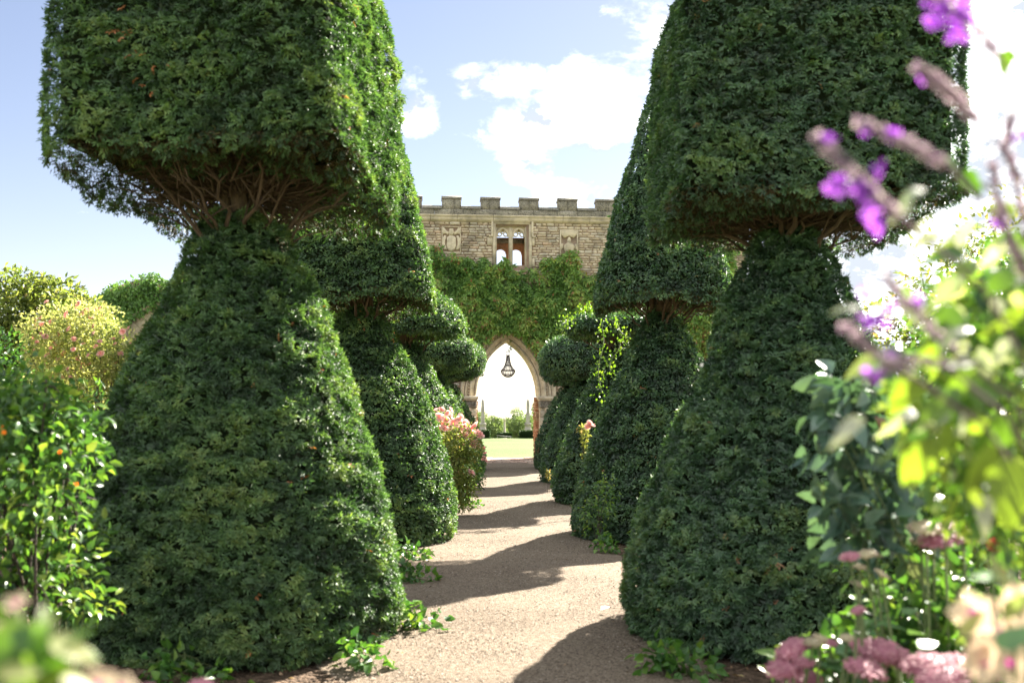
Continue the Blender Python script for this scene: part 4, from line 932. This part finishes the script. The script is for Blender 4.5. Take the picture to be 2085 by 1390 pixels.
# pink rose bush between the second and third yews on the left
c = at(925, 930, 15.0); rb = shrub('rose_bush', 'pink rose bush spilling between the left yews by the path', 'rose bush', (c[0] - .1, 15.0, 0), [(at(905, 885, 15.2), (.32, .35, .32)), (at(940, 905, 14.8), (.30, .35, .30)), (at(925, 950, 14.8), (.33, .35, .4)), (at(940, 1000, 14.8), (.22, .25, .3))], 5200, .055, GOLD, 301, 10, tints=(.42, .25))
for (px, py) in [(886, 836), (892, 848), (902, 832), (910, 841), (918, 836), (880, 850), (908, 852), (920, 846), (932, 852), (938, 848), (899, 862), (922, 862), (881, 858), (936, 868), (930, 874), (945, 868), (950, 876), (958, 872), (962, 880), (968, 868), (973, 884), (978, 886), (940, 884), (931, 890), (946, 885), (956, 888), (966, 876), (968, 900), (972, 908), (939, 906), (916, 870), (905, 872), (960, 962), (895, 872), (950, 860), (965, 904)]:
    bloom(rb, at(px + R.normal() * 1.5, py + R.normal() * 1.5, 14.75 + R.random() * .3), R.uniform(.055, .085), ROSES)
rb = shrub('rose_bush', 'low pale flowering plant at the foot of the fourth left yew', 'rose bush', (at(978, 940, 20.5)[0], 20.5, 0), [(at(974, 935, 20.5), (.16, .2, .3)), (at(970, 970, 20.3), (.18, .2, .25))], 900, .06, SHRUB, 302, 5)
for (px, py) in [(985, 912), (988, 922), (986, 930), (990, 938), (984, 935)]: bloom(rb, at(px, py, 20.3), .05, PROSES)
rb = shrub('rose_shoot', 'single pink rose shoot with yellow leaves between the right yews', 'rose', (at(1195, 1000, 14.6)[0], 14.6, 0), [(at(1184, 872, 14.6), (.06, .06, .05)), (at(1193, 890, 14.6), (.06, .06, .1)), (at(1190, 915, 14.6), (.05, .05, .12))], 130, .07, GOLD, 303, 4, .006, tints=(.9, .1))
for (px, py) in [(1200, 862), (1206, 866), (1197, 868)]: bloom(rb, at(px, py, 14.55), .06, ROSES)
shrub('yellow_weed', 'small yellow-leaved weed low against the third right yew', 'weed', (at(1118, 980, 19.5)[0], 19.5, 0), [(at(1117, 966, 19.5), (.05, .05, .09))], 60, .06, GOLD, 304, 3, .004, tints=(.9, .1))

# vine over the cushion-topped yew on the right
vn_ = thing('trailing_vine', 'yellow-green vine trailing from the cushion-topped yew on the right', 'vine', (1.9, 16.6, 0))
mb = MB(); st = MB()
for x0, y0, x1, y1, d0, d1, n, sprd in ((1215, 640, 1140, 660, 17.2, 16.4, 190, 11), (1225, 660, 1222, 800, 15.6, 14.9, 110, 8), (1262, 690, 1240, 760, 15.4, 15.0, 55, 8), (1240, 650, 1285, 690, 16.2, 15.5, 70, 8), (1185, 625, 1215, 640, 17.4, 17.2, 220, 9)):
    f = np.linspace(0, 1, 9); pts = np.array([at(x0 + (x1 - x0) * t + 5 * math.sin(t * 7), y0 + (y1 - y0) * t, d0 + (d1 - d0) * t) for t in f]); tube(st, pts, .008, 5)
    P = pts[R.integers(0, 9, n)] + R.normal(size=(n, 3)) * sprd / F * 15; leaves(mb, P, rdir(n) + [0, -.3, -.7], rdir(n) + [0, -.8, .3], R.uniform(.035, .075, n), R.uniform(.025, .045, n), np.clip(R.normal(.6, .25, n), 0, 1), oval=False)
st.build('stem', GSTEM, vn_, True); o = mb.build('leaves', LIME, vn_)

# left: golden shrub, rose tree, ivy-free hedge, near leafy shrub
c = at(60, 700, 15)
shrub('golden_shrub', 'large golden-green shrub at the far left edge', 'shrub', (c[0], 15, 0), [(at(30, 620, 15), (.75, .7, .6)), (at(110, 620, 15.2), (.6, .6, .42)), (at(165, 640, 15.4), (.45, .5, .32)), (at(20, 740, 15), (.9, .7, .9)), (at(120, 760, 15), (.8, .7, .9)), (at(60, 900, 15), (1.1, .8, .8))], 15000, .10, GOLD, 311, 10, .03, tints=(.45, .22))
c = at(203, 880, 10.2)
rt = shrub('rose_tree', 'standard rose tree full of pale pink blooms left of the near yew', 'rose tree', (c[0], 10.2, 0), [(at(110, 680, 10.2), (.36, .4, .28)), (at(180, 665, 10.2), (.38, .4, .30)), (at(240, 718, 10.2), (.28, .4, .26)), (at(120, 740, 10.2), (.36, .4, .28)), (at(200, 760, 10.2), (.42, .4, .28)), (at(255, 770, 10.2), (.28, .3, .26))], 9000, .045, ROSEL, 312, 12, .016, tints=(.5, .25))
mb = MB(); tube(mb, [(c[0], 10.2, 0), (c[0] - .03, 10.22, .7), (c[0] + .01, 10.2, 1.35), (c[0] - .05, 10.2, 1.9)], [.045, .04, .038, .02], 8); mb.build('trunk', BARK, rt, True)
for (px, py) in [(95, 615), (160, 618), (175, 632), (200, 628), (210, 640), (75, 652), (70, 665), (85, 660), (105, 655), (120, 680), (140, 670), (150, 690), (190, 680), (170, 700), (195, 705), (230, 690), (235, 700), (245, 720), (265, 700), (270, 715), (280, 690), (290, 680), (250, 675), (262, 668), (295, 700), (240, 735), (205, 720), (130, 720), (110, 700), (92, 685), (68, 690), (160, 730), (180, 742), (215, 755), (135, 640), (100, 720), (275, 735)]:
    bloom(rt, at(px, py, 9.85 + R.random() * .4), R.uniform(.026, .044), PROSES)
for q in range(34): bloom(rt, at(R.uniform(62, 295), R.uniform(625, 770), 9.8 + R.random() * .5), R.uniform(.02, .034), PROSES)
hl = [(at(30, 850, 4.6), (.24, .3, .18)), (at(100, 880, 4.8), (.26, .3, .2)), (at(150, 920, 4.8), (.18, .25, .18)), (at(60, 980, 4.5), (.30, .3, .22)), (at(10, 1060, 4.5), (.2, .25, .2)), (at(120, 1050, 4.8), (.18, .2, .16)), (at(-60, 900, 4.5), (.3, .35, .4))]
sh = shrub('leafy_shrub', 'near leafy shrub with dark upright stems at the left edge', 'shrub', (at(70, 1250, 4.6)[0], 4.6, .02), hl + [(at(70, 1150, 4.6), (.2, .2, .12)), (at(40, 790, 4.7), (.22, .25, .14)), (at(130, 830, 4.9), (.16, .2, .12))], 1800, .058, SHRUB, 313, 14, .013, tints=(.52, .28), oval=True, aspect=.6)
for (px, py) in [(6, 868), (8, 880), (122, 920), (155, 985)]: bloom(sh, at(px, py, 4.4), .012, [rose_mesh('orange_bloom', [ORANGE])])
shrub('dark_hedge', 'dark mixed hedge filling the gap behind the left shrubs', 'hedge', (at(30, 850, 12)[0], 12, 0), [(at(-40, 820, 12.5), (1.0, .5, 1.1)), (at(80, 900, 12.5), (.8, .5, .9)), (at(170, 930, 12), (.5, .4, .7))], 7000, .09, SHRUB, 314, 9, .02, tints=(.3, .2))
shrub('bed_shrub', 'shadowed green shrub behind the near left yew skirt', 'shrub', (at(190, 1000, 8.4)[0], 8.4, 0), [(at(160, 900, 8.5), (.5, .4, .5)), (at(110, 1000, 8.4), (.6, .4, .5)), (at(30, 960, 8.4), (.6, .4, .6))], 3600, .075, SHRUB, 315, 9, .014, tints=(.5, .25))

# weeds at the feet of the yews
for (px, py, d, w, n, lab) in [(845, 1128, 10.2, .16, 90, 'leafy weed clump on the gravel at the foot of the second left yew'), (846, 1180, 8.8, .16, 90, 'low green weed at the right foot of the near left yew, further one'), (846, 1290, 6.8, .17, 110, 'green ivy-like weed at the right foot of the near left yew, nearer one'), (1240, 1125, 10.8, .14, 80, 'fresh green weed at the foot of the second right yew'), (1395, 1378, 5.6, .22, 150, 'round-leaved weed clump at the bottom beside the near right yew'), (1195, 1050, 13.2, .12, 60, 'small weed hugging the base of the second right yew'), (395, 1385, 5.35, .26, 120, 'lobed light green weeds along the bottom below the near left yew'), (745, 1365, 5.75, .14, 80, 'small leafy weed by the gravel at the bottom of the near left yew'), (960, 1015, 16.2, .14, 60, 'grassy tuft at the foot of the pink rose bush')]:
    c = at(px, py, d); shrub('weed', lab, 'weed', (c[0], d, .01), [((c[0], d, .07), (w * 1.3, w, .09)), ((c[0] - w * .5, d + .05, .13), (w * .7, w * .7, .09))], n, .07, WEED, int(px), 6, .004, GSTEM, (.5, .25), 'weeds at the feet of the yews', True, .7, .6, 0)
# ivy shoots inside the shade of the second right yew
shrub('bramble', 'bramble shoots with bright leaf specks in the shaded base of the second right yew', 'bramble', (at(1215, 1080, 11.2)[0], 11.2, 0), [(at(1205, 1050, 11.2), (.16, .12, .22)), (at(1235, 1010, 11.0), (.16, .12, .25))], 260, .05, SHRUB, 330, 5, .005, tints=(.7, .2))
lf = MB(); p = at(1222, 1258, 7.35); leaves(lf, [p * [1, 1, 0] + [0, 0, .045]], [[.6, .3, .25]], [[0, -.3, 1.0]], .09, .05, [1.0], oval=True); o = lf.build('fallen_leaf', WHITE, None, origin=tuple(p * [1, 1, 0])); tag(o, 'single pale fallen leaf on the shaded gravel by the near right yew', 'leaf')
lf = MB(); p = at(1426, 747, 6.12); leaves(lf, [p, p], [[.3, -.2, .8], [.5, -.2, .6]], [[0, -1, .2], [.3, -1, .2]], .03, .02, [1.0, .8]); o = lf.build('white_petal', WHITE, None, origin=tuple(p)); tag(o, 'single white petal caught on the near right yew', 'petal')

# ------------------------------------------------------------------ right-hand border
shrub('border_shrub', 'dense glossy shrub filling the right border behind the flowers', 'shrub', (at(1980, 1300, 5.4)[0], 5.4, 0), [(at(1960, 900, 5.2), (.42, .4, .42)), (at(2070, 850, 5.4), (.5, .45, .6)), (at(1900, 1020, 5.0), (.36, .35, .36)), (at(2040, 1060, 4.8), (.45, .4, .4)), (at(1860, 1150, 4.8), (.3, .3, .3)), (at(2000, 700, 6), (.5, .45, .42)), (at(2080, 620, 6.2), (.5, .4, .4))], 7500, .055, SHRUB, 341, 12, .012, tints=(.5, .28), oval=False, aspect=.6)
shrub('back_shrub', 'pale green tree-like shrub behind the right border against the sky', 'shrub', (at(1960, 1000, 11)[0], 11, 0), [(at(1850, 700, 11), (.7, .6, .6)), (at(1960, 620, 11), (.9, .7, .8)), (at(2070, 560, 11), (.9, .7, .9)), (at(2000, 800, 11), (1.2, .8, 1.0)), (at(1880, 900, 11), (.7, .6, .9)), (at(2080, 900, 11), (1.0, .7, 1.2))], 9000, .085, GOLD, 342, 10, .025, tints=(.5, .25))
bs = shrub('lobed_leaf_plant', 'bluish lobed-leaf plant leaning over the near right yew', 'plant', (at(2000, 1350, 3.4)[0], 3.4, .02), [(at(1720, 790, 3.2), (.10, .15, .06)), (at(1690, 850, 3.2), (.08, .12, .05)), (at(1700, 920, 3.2), (.11, .12, .07)), (at(1760, 960, 3.3), (.13, .15, .12)), (at(1700, 1030, 3.2), (.09, .1, .05)), (at(1740, 1090, 3.2), (.12, .12, .08)), (at(1830, 900, 3.3), (.14, .15, .16)), (at(1820, 1050, 3.3), (.15, .15, .15)), (at(1770, 840, 3.25), (.12, .12, .08))], 420, .085, BLUEG, 343, 5, .006, GSTEM, (.5, .2), None, True, .62, .6, -.3)

# one leaf mesh per variety; every big near leaf is its own piece
def leaf_mesh(name, mat, wide, n=4, wav=.0):
    out = []
    for v in range(n):
        mb = MB(); nn = 7; P = []; ts = np.linspace(0, 1, nn)
        for t in ts:
            w = wide * (math.sin(math.pi * min(1, t ** .62)) ** .8) * .5 if 0 < t < 1 else .004
            z = -.22 * t * t + .05 * math.sin(t * 3 + v); f = .22 * w
            P += [(-w, t, z + f + R.normal() * .012), (0, t, z), (w, t, z + f + R.normal() * .012)]
        Q = []
        for i in range(nn - 1): Q += [(i * 3, i * 3 + 1, i * 3 + 4, i * 3 + 3), (i * 3 + 1, i * 3 + 2, i * 3 + 5, i * 3 + 4)]
        mb.add(P, quads=Q, tint=v / max(1, n - 1)); out.append(mb.mesh(name, [mat], smooth=True))
    return out
def put_leaf(root, p, d, n, L, meshes, name='leaf'):
    d = Vector(d).normalized(); s_ = d.cross(Vector(n)).normalized(); n2 = s_.cross(d)
    M = Matrix((( s_.x, d.x, n2.x, 0), (s_.y, d.y, n2.y, 0), (s_.z, d.z, n2.z, 0), (0, 0, 0, 1)))
    return place(meshes[R.integers(len(meshes))], name, root, Matrix.Translation(Vector(p) - root.location) @ M @ Matrix.Scale(L, 4))
LLIME = leaf_mesh('lime_leaf', LIME, .62); LBLUE = leaf_mesh('dusky_leaf', SHRUB, .55); LPALE = leaf_mesh('pale_leaf', PALE, .5)
LPGREY = leaf_mesh('glare_leaf', leaf_mat('glare_leaf', [(0, (.22, .26, .17)), (1, (.52, .52, .45))], .45, .8, .35), .42)  # pale grey leaf colour stands in for white glare on the leaves

# backlit broad-leaved shrub, right edge
bl_ = thing('broad_leaf_shrub', 'backlit lime-green broad-leaved shrub at the right edge', 'shrub', (at(2120, 1300, 1.5)[0], 1.5, 0))
mb = MB(); tips = []
for (px, py, d) in [(1940, 340, 1.5), (2060, 110, 1.6), (1830, 760, 1.35), (1850, 850, 1.3), (1900, 930, 1.3), (1960, 720, 1.4), (2040, 960, 1.25), (2030, 600, 1.5), (2070, 780, 1.35), (1980, 830, 1.35), (2075, 480, 1.5)]:
    b = np.array([at(2240, 1100, 1.5)[0], 1.5, .3]); e = at(px, py, d); m = np.array([b[0] + .05, 1.5, e[2] - .06]); f = np.linspace(0, 1, 9)[:, None]
    pts = b * (1 - f) ** 2 + 2 * m * f * (1 - f) + e * f ** 2; tube(mb, pts, np.linspace(.006, .0022, 9), 6); tips.append(pts)
mb.build('stem', GSTEM, bl_, True)
for (px, py, d, dx, dz, L) in [(a_, b_, c_, e_, f_, g_ * .8) for a_, b_, c_, e_, f_, g_ in [(1915, 320, 1.5, .5, -.5, .075), (1960, 350, 1.5, .3, -.9, .06), (2055, 100, 1.6, -.2, -.9, .05), (1850, 715, 1.35, -.8, -.4, .08), (1870, 760, 1.35, -.5, -.9, .085), (1830, 760, 1.32, -.9, -.1, .06), (1890, 890, 1.3, -.35, -1, .095), (1840, 870, 1.3, -.1, -1, .09), (1920, 860, 1.3, .3, -1, .07), (2010, 900, 1.25, .05, -1, .11), (2040, 930, 1.22, .2, -1, .12), (2060, 850, 1.3, -.6, -.6, .085), (1960, 640, 1.42, -.9, -.2, .075), (2000, 760, 1.38, -.8, -.5, .08), (2050, 700, 1.35, .4, -.8, .09), (1950, 790, 1.36, -.7, -.7, .075), (2060, 560, 1.5, -.7, -.4, .07), (2080, 620, 1.45, -.5, -.8, .09), (1985, 840, 1.33, .5, -.8, .08), (1930, 820, 1.34, -.9, -.4, .07), (2045, 790, 1.33, -.9, -.3, .08), (2075, 960, 1.3, -.1, -1, .1), (1890, 700, 1.4, .3, -.7, .07), (2070, 430, 1.5, -.8, .1, .06), (1975, 940, 1.3, -.4, -.9, .07)]]:
    put_leaf(bl_, at(px, py, d), (dx, R.normal() * .3, dz), (R.normal() * .4, -.75, .55 + R.normal() * .25), L, LLIME)
for q in range(90):
    py = R.uniform(440, 1040); x0 = np.interp(py, [320, 430, 650, 800, 900, 1050], [1960, 1930, 1800, 1790, 1850, 1960]); px = x0 + (2110 - x0) * R.random() ** .8
    put_leaf(bl_, at(px, py, R.uniform(1.35, 1.9)), (R.normal(), R.normal() * .5, -.6 + R.normal() * .4), (R.normal() * .6, -.6, .6), R.uniform(.03, .07), [LLIME, LPALE, LPGREY, LBLUE][R.choice(4, p=[.22, .1, .4, .28])])

# purple salvia: spikes of mauve calyces and violet florets
sa = thing('purple_salvia', 'purple flowering sage with arching blurred spikes at upper right', 'salvia', (at(2330, 1300, 1.25)[0], 1.25, 0))
def spike(pts_px, d, cal, flo):
    P = np.array([at(px, py, d) for px, py in pts_px]); b = np.array([sa.location.x, 1.25, .4]); m = np.array([max(P[-1][0] + .2, .86), 1.35, P[-1][2] - .12])
    f = np.linspace(0, 1, 7)[:, None]; low = P[-1] * (1 - f) ** 2 + 2 * m * f * (1 - f) + b * f ** 2
    mb = MB(); tube(mb, np.vstack([P, low[1:]]), np.concatenate([np.linspace(.0015, .0028, len(P)), np.linspace(.0026, .0035, 6)]), 6)
    stem = mb.build('flower_stem', PSTEM, sa, True)
    mb = MB(); t = np.linspace(0, len(P) - 1.001, cal); i = t.astype(int); Q = P[i] * (1 - (t - i))[:, None] + P[i + 1] * (t - i)[:, None]
    for r_ in range(3): leaves(mb, Q, rdir(cal) + [0, 0, -.2], rdir(cal), R.uniform(.006, .012, cal), R.uniform(.005, .008, cal), R.random(cal), .5)
    mb.build('calyx', MAUVE, stem)
    for (px, py, n, sp_) in flo:
        n = max(2, int(n * .75)); sp_ *= .85
        c = at(px, py, d); mb = MB(); Q = c + R.normal(size=(n, 3)) * sp_ * .7
        for r_ in range(4): leaves(mb, Q, rdir(n) + [-.3, 0, -.3], rdir(n), R.uniform(.008, .014, n), R.uniform(.006, .010, n), R.random(n), .4, oval=True)
        mb.build('floret', PURPLE, stem)
spike([(1662, 278), (1700, 315), (1745, 355), (1785, 400), (1830, 440)], 1.1, 60, [(1705, 372, 7, .010), (1745, 378, 9, .012), (1768, 405, 7, .010), (1795, 335, 2, .004), (1690, 290, 2, .004), (1782, 445, 5, .009)])
spike([(1748, 247), (1800, 268), (1860, 295), (1920, 330)], 1.15, 70, [(1805, 274, 3, .006), (1770, 258, 2, .004)])
spike([(1868, 138), (1910, 165), (1950, 200), (1985, 240)], 1.2, 110, [(1885, 150, 3, .006)])
spike([(1900, -30), (1940, 20), (1985, 50), (2030, 110)], 1.15, 40, [(1905, 35, 9, .014), (1945, 75, 8, .010), (1965, 25, 9, .013), (1925, 10, 8, .012)])
spike([(1718, 662), (1750, 695), (1790, 725), (1850, 760)], 1.15, 40, [(1778, 660, 6, .009), (1762, 592, 3, .005), (1790, 640, 3, .006)])
spike([(1805, 560), (1830, 600), (1870, 640), (1930, 700)], 1.2, 40, [(1865, 608, 3, .006), (1820, 630, 2, .004)])
spike([(1770, 775), (1810, 745), (1850, 730), (1920, 740)], 1.2, 40, [(1775, 762, 5, .007), (1815, 720, 3, .006)])
spike([(2060, 230), (2050, 300), (2070, 380), (2090, 470)], 1.3, 60, [(2076, 275, 4, .008)])
spike([(2020, 330), (2030, 400), (2050, 470), (2085, 560)], 1.3, 60, [(2042, 455, 3, .006)])
for (px, py, dx, dz, L) in [(1880, 385, -.9, -.5, .05), (1860, 420, -.8, -.4, .04), (1750, 630, -1, .05, .035), (1760, 850, -.8, -.5, .055), (1790, 640, -1, 0, .03), (1950, 560, -.5, -.7, .05), (1960, 670, -.8, -.5, .05), (1900, 445, -.7, -.5, .05), (1840, 640, -.8, .2, .05), (1870, 560, -.6, .5, .045), (1980, 480, -.8, .1, .05), (1985, 740, -.9, .1, .05)]:
    put_leaf(sa, at(px, py, 1.2), (dx, R.normal() * .3, dz), (R.normal() * .3, -.5, .8), L, LPGREY)

# stonecrop heads
def sedum_mesh(name, mat, n=230):
    mb = MB(); d_ = rdir(n); d_[:, 2] = np.abs(d_[:, 2]); P = d_ * np.array([1, 1, .55]) * R.uniform(.82, 1.05, (n, 1)); s_ = R.uniform(.06, .11, n)
    o6 = np.array([(1, 0, 0), (0, 1, 0), (-1, 0, 0), (0, -1, 0), (0, 0, 1.)]); V = P[:, None] + o6[None] * s_[:, None, None]
    mb.add(V.reshape(-1, 3), tris=(np.arange(n)[:, None, None] * 5 + np.array([(0, 1, 4), (1, 2, 4), (2, 3, 4), (3, 0, 4)])).reshape(-1, 3), tint=np.repeat(R.random(n), 4))
    lathe(mb, [(.02, -.35), (.5, -.05), (.86, .12), (.6, .40), (.02, .5)], (0, 0, 0), 10, tint=.1); return mb.mesh(name, [mat])
SP = [sedum_mesh('sedum_head', SEDUM) for _ in range(2)]; SG = [sedum_mesh('sedum_bud_head', SEDUMG, 90) for _ in range(2)]
def sedum(label, bx, d, heads, lv):
    root = thing('stonecrop', label, 'stonecrop', (bx, d, 0), 'pink stonecrop in the right border'); mb = MB()
    for (px, py, r_, kind) in heads:
        p = at(px, py, d + R.normal() * .06); b = np.array([bx + R.normal() * .08, d + R.normal() * .05, 0]); tube(mb, [b, b * .5 + p * .5 + R.normal(size=3) * .02, p - [0, 0, r_ * .3]], [.006, .005, .004], 6)
        bloom(root, p, r_, SP if kind else SG, (R.normal() * .2, -.25, 1), 'flower_head')
        for q in range(3): 
            a = p * (.55 + .12 * q) + b * (.45 - .12 * q); put_leaf(root, a, (R.normal(), R.normal(), .3), (R.normal() * .3, R.normal() * .3, 1), R.uniform(.05, .08), LW)
    for (px, py) in lv: put_leaf(root, at(px, py, d), (R.normal(), R.normal(), .3), (R.normal() * .4, -.4, 1), R.uniform(.06, .09), LW)
    mb.build('stem', GSTEM, root, True)
LW = leaf_mesh('fleshy_leaf', leaf_mat('fleshy_leaf', [(0, (.06, .14, .06)), (1, (.13, .24, .09))], .4, .4, .2), .6)
sedum('pink stonecrop clump at the bottom nearest the right yew', at(1620, 1390, 2.9)[0], 2.9, [(1615, 1325, .055, 1), (1600, 1365, .06, 1), (1655, 1310, .03, 0), (1670, 1300, .025, 0), (1690, 1310, .025, 1), (1725, 1300, .025, 0), (1640, 1350, .03, 1), (1745, 1310, .025, 1), (1640, 1385, .05, 1)], [(1690, 1350), (1720, 1370), (1700, 1330)])
sedum('pink stonecrop clump at the bottom in the middle of the border', at(1780, 1395, 2.7)[0], 2.7, [(1790, 1330, .07, 1), (1760, 1365, .06, 1), (1830, 1345, .055, 1), (1745, 1245, .02, 1), (1750, 1240, .018, 1)], [(1850, 1290), (1720, 1340)])
sedum('wide pink stonecrop clump at the bottom right corner', at(1940, 1400, 2.5)[0], 2.5, [(1890, 1360, .065, 1), (1945, 1365, .07, 1), (2000, 1370, .06, 1), (1915, 1385, .06, 1)], [(1870, 1320)])
sedum('dusty stonecrop heads floating mid-height in the right border', at(1930, 1390, 3.1)[0], 3.1, [(1925, 1095, .075, 1), (1900, 1105, .06, 1), (1960, 1088, .05, 1), (1885, 1080, .06, 0), (1875, 1100, .04, 0)], [])
sedum('budding pale stonecrop with a long bare stem', at(1850, 1390, 3.0)[0], 3.0, [(1730, 1135, .03, 1), (1765, 1130, .032, 0), (1750, 1155, .022, 0), (1795, 1170, .025, 0), (1745, 1190, .024, 0), (1785, 1130, .02, 0)], [(1800, 1270), (1840, 1250), (1770, 1260)])
# cream trumpet flowers with magenta throats
def trumpet_mesh():
    mb = MB(); n = 20; th = np.arange(n) / n * 6.283; k = 1 + .10 * np.cos(5 * th)
    rings = [(.08, -.9), (.16, -.5), (.26, -.22), (.5, -.08), (.85, 0), (1.0, -.06)]
    V = []
    for i, (r_, z) in enumerate(rings): kk = 1 + (k - 1) * (i / 3); V += [(r_ * kk[j] * math.cos(th[j]), r_ * kk[j] * math.sin(th[j]), z + .04 * math.cos(5 * th[j]) * i / 4) for j in range(n)]
    for l in range(5):
        mb.add(V, quads=[(l * n + j, l * n + (j + 1) % n, (l + 1) * n + (j + 1) % n, (l + 1) * n + j) for j in range(n)], tint=.3 + .15 * l, mat=1 if l < 2 else 0)
    return mb.mesh('trumpet_bloom', [CREAM, MAGENTA], smooth=True)
TR = [trumpet_mesh()]
def trumpets(label, base, d, fl, lv, meshes_l, Lr):
    root = thing('trumpet_flower', label, 'flower', base); b = np.array(base); mb = MB()
    for (px, py, r_, up) in fl:
        p = at(px, py, d + R.normal() * .03); bloom(root, p, r_, TR, up); tube(mb, [b + [R.normal() * .05, 0, 0], b * .4 + p * .6 + [R.normal() * .03, 0, -.05], p - np.array(up) * r_ * .7], [.005, .004, .003], 5)
    for (px, py) in lv: put_leaf(root, at(px, py, d + R.normal() * .05), (R.normal(), R.normal() * .5, .4 + R.normal() * .5), (R.normal() * .5, -.6, .6), R.uniform(*Lr), meshes_l[R.integers(len(meshes_l))])
    mb.build('stem', GSTEM, root, True); return root
trumpets('cream trumpet flowers with magenta throats at the lower right edge', (at(2060, 1390, 1.25)[0], 1.25, 0), 1.25, [(1985, 1248, .028, (-.3, -.9, .3)), (2005, 1345, .026, (-.2, -.9, .2)), (2060, 1350, .027, (.2, -.9, .3)), (2080, 1225, .027, (-.6, -.7, .3)), (2030, 1275, .02, (-.2, -.5, .8)), (2075, 1290, .022, (-.2, -.8, .4)), (1995, 1320, .02, (-.8, -.3, .4))], [(2050, 1200), (2030, 1320), (2070, 1180), (1960, 1300), (2040, 1250)], [LPALE[1] and LPALE, LW], (.04, .06))
rd = thing('red_flower', 'small dark red double flower in the right border', 'flower', (at(2025, 1300, 2.6)[0], 2.6, 0))
mb = MB(); p = at(2022, 1112, 2.6); tube(mb, [(rd.location.x, 2.6, 0), p], [.005, .003], 5); mb.build('stem', GSTEM, rd); RM = [rose_mesh('red_bloom', [RED])]
bloom(rd, p, .022, RM); bloom(rd, at(2032, 1105, 2.6), .018, RM); bloom(rd, at(2038, 1165, 2.62), .014, RM)
# nearest plants, lower left, far out of focus
lf_ = trumpets('blurred yellow-green plant with cream and magenta flowers at the bottom left corner', (at(60, 1390, .95)[0], .95, 0), .95, [(0, 1300, .018, (.2, -.8, .4)), (195, 1392, .018, (.2, -.7, .6)), (245, 1398, .014, (.2, -.6, .8)), (30, 1225, .012, (0, -.6, .8))], [(x, y) for x, y in zip(R.uniform(-40, 125, 60), R.uniform(1290, 1430, 60))], [LPALE, LLIME, LLIME], (.03, .055))
sedum('blurred pink stonecrop heads peeping up along the bottom left', at(410, 1420, 2.2)[0], 2.2, [(410, 1398, .03, 1), (300, 1404, .025, 1)], [])

shrub('underplanting', 'low leafy underplanting among the stonecrop in the right border', 'plant', (at(1880, 1390, 3.3)[0], 3.3, 0), [(at(1800, 1290, 3.3), (.22, .2, .14)), (at(1900, 1240, 3.3), (.26, .2, .18)), (at(2010, 1200, 3.4), (.28, .2, .22)), (at(1960, 1330, 3.1), (.3, .2, .14)), (at(1700, 1370, 3.2), (.2, .2, .12)), (at(1850, 1370, 3.2), (.3, .2, .12))], 900, .075, SHRUB, 351, 8, .005, GSTEM, (.45, .25), None, True, .55, .6, 0)

shrub('sage_foliage', 'dense bright small-leaved sage foliage in front of the right border', 'plant', (at(2120, 1390, 2.0)[0], 2.0, 0), [(at(1930, 760, 2.0), (.10, .15, .10)), (at(2010, 700, 2.0), (.13, .15, .14)), (at(2070, 820, 2.0), (.14, .15, .16)), (at(1880, 860, 2.0), (.09, .12, .10)), (at(1980, 900, 1.9), (.12, .14, .12)), (at(2080, 1000, 1.9), (.13, .15, .14)), (at(2060, 600, 2.0), (.11, .14, .12)), (at(1950, 640, 2.1), (.09, .12, .08)), (at(2000, 1040, 2.0), (.11, .12, .10))], 1500, .040, SHRUB, 352, 7, .004, GSTEM, (.72, .25), None, True, .5, .5, -.3)
k = 260; x = R.uniform(-.95, 1.1, k); x = np.where(R.random(k) < .6, np.sign(x - .07) * R.uniform(.55, .98, k) + .07, x); y = 4.8 + 20 * R.random(k) ** 1.6
mb = MB(); leaves(mb, np.stack([x, y, path_z(x, y) + .02], -1), np.stack([R.normal(size=k), R.normal(size=k), R.normal(size=k) * .2], -1), np.array([0, 0, 1.0]) + R.normal(size=(k, 3)) * .3, R.uniform(.012, .035, k), R.uniform(.006, .016, k), R.random(k), .3, .1)
tag(mb.build('path_litter', LITTER, None), 'scattered dry yew clippings and leaves on the gravel path', 'leaves', kind='stuff')

shrub('left_underplanting', 'low mixed leafy plants on the soil below the near left shrub', 'plant', (at(110, 1250, 4.7)[0], 4.7, 0), [(at(30, 1130, 4.7), (.26, .2, .2)), (at(110, 1140, 4.9), (.22, .2, .18)), (at(170, 1100, 5.1), (.16, .15, .2)), (at(60, 1210, 4.6), (.28, .2, .12)), (at(170, 1230, 4.8), (.18, .15, .08))], 900, .06, SHRUB, 353, 9, .006, GSTEM, (.5, .28), None, True, .55, .55, -.1)
